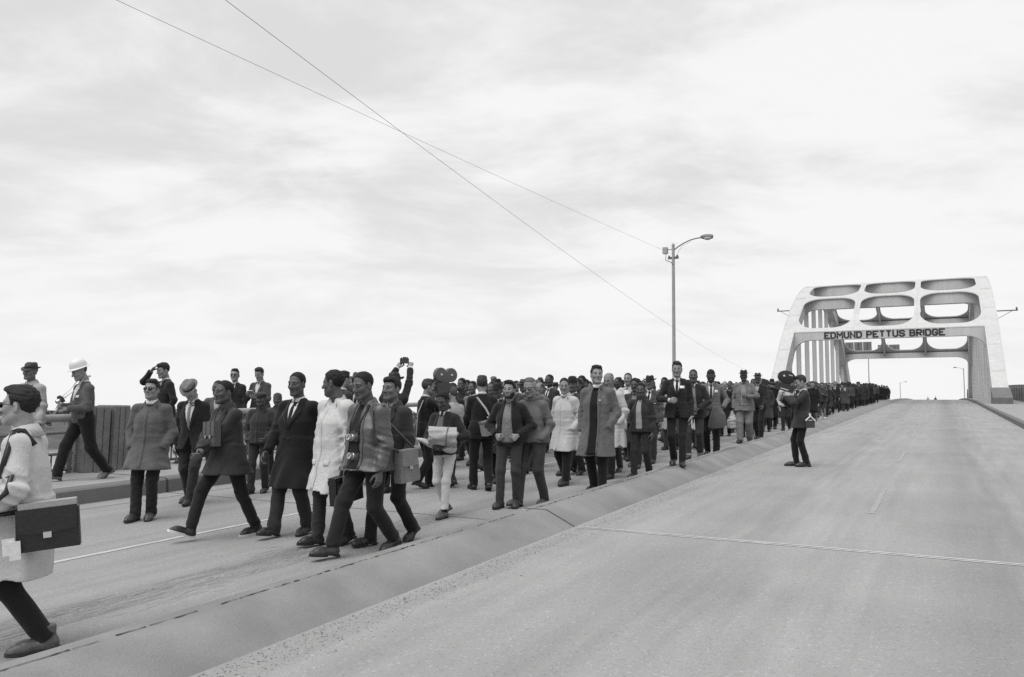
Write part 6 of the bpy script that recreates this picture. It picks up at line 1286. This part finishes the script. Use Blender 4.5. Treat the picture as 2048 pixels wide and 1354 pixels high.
for ai in range(len(ARCH)):
    if ai in PROTO:       # the pattern figures themselves are not part of the scene
        r = PROTO[ai][0]
        for c in list(r.children_recursive) + [r]: bpy.data.objects.remove(c)
# the rest of the column, far off: one mass
def far_figure(kind, hat):
    f = dict(STEP) if kind % 2 else dict(STEP2); J = skeleton(dict(feet=f, armL='hang', armR='fwd' if kind % 3 else 'hang')); hem = (.5, .80, .84)[kind % 3]
    v = Vol((-.36, -.45, -.02), (.36, .45, 1.8), .034); tp = J['tp']
    v.loft(J['pel'], J['T'], [(-.06, 0, 0, .18, .13), (.14, 0, 0, .165, .125), (.3, 0, 0, .18, .13), (.42, 0, 0, .14, .10), (.52, 0, 0, .07, .07)], k=.03)
    if hem < .7: v.loft(J['pel'], I3, [(hem - J['zp'], 0, 0, .21, .19), (.1, 0, 0, .17, .13)], k=.03)
    for k in 'LR':
        v.cone(J['hip' + k], J['kn' + k], .1, .07, k=.03); v.cone(J['kn' + k], J['ank' + k] - V(0, 0, .03), .068, .06, k=.02); v.cone(J['ank' + k] - V(0, .02, .04), J['ank' + k] + V(0, .14, -.045), .045, .04, k=.02); v.cone(J['sh' + k], J['el' + k], .066, .055, k=.03); v.cone(J['el' + k], J['wr' + k], .054, .045, k=.02)
    g = Geo(); vv, ff = v.mesh(); c = vv[ff].mean(1)[:, 2]; g.add(vv, ff, np.where(c > J['zp'] - .06 if hem > .7 else c > hem, 0, 1))
    h_ = Vol((-.13, -.16, -.12), (.13, .16, .24), .028); h_.ell((0, 0, .06), (.078, .098, .115), k=0); h_.cone((0, -.02, -.02), (0, -.03, -.11), .055, .06, k=.02); vv, ff = h_.mesh(); cc = vv[ff].mean(1); g.add(vv, ff, np.where((cc[:, 2] > .10) | ((cc[:, 1] < -.02) & (cc[:, 2] > .02)), 3, 2), J['headM'], J['piv'])
    if hat: g.lathe([(.095, .10), (.14, .105), (.1, .115), (.09, .18), (.05, .205), (.003, .2)], 10, .85, 1., m=3, M=J['headM'], o=J['piv'])
    return g
FIG = [far_figure(k, k in (1, 4)) for k in range(6)]; fv = []; ff = []; fm = []; nf = 0
for yi in np.arange(YEND + .9, 118, 1.15):
    for xi in np.arange(-10.1, -4.9, .95 if yi < 80 else 1.3):
        if xi < -8.2 and yi > 75 and rc.rand() < .6: continue
        g = FIG[rc.randint(6)]; x = xi + rc.uniform(-.25, .25); y = yi + rc.uniform(-.4, .4); s = rc.normal(1.75, .06) / 1.74; a = math.pi + rc.normal() * .15; v = (np.concatenate(g.v) * s) @ rotz(a).T + V(x, y, zr(y)); sw = int(rc.choice(4, p=[.42, .27, .18, .13])); ls = int(rc.rand() < .35)
        fv.append(v); ff += [tuple(int(i) + nf for i in q) for q in g.f]; fm += [{0: sw, 1: 4, 2: 5 + ls, 3: 7}[m] for m in g.m]; nf += len(v)
me = bpy.data.meshes.new('far_marchers'); me.from_pydata(np.concatenate(fv).tolist(), [], ff)
for m in (cloth(.014), cloth(.03), cloth(.06), cloth(.25), cloth(.016), skin(.05), skin(.27), hairm(.012)): me.materials.append(m)
me.polygons.foreach_set('material_index', np.asarray(fm, np.int32)); me.polygons.foreach_set('use_smooth', np.ones(len(ff), bool)); me.update()
o = link('far_marchers', me); o['kind'] = 'stuff'; o['label'] = 'rest of the marching column dwindling towards the arch and crest'
# two walkers far off at the crest of the right carriageway
for i, (px, lab) in enumerate(((1856, 'tiny far walker in a pale top at the crest of the road'), (1871, 'tiny far walker in black at the crest of the road'))):
    P = at_Y(px, 800, 203.); P[2] = zr(203.); g = FIG[i]; me = g.data('walker', [cloth((.3, .02)[i]), cloth(.015), skin(.25), hairm(.015)]); o = link('person', me, None, tuple(P)); o.rotation_euler = (0, 0, math.pi); tag(o, lab, 'person')
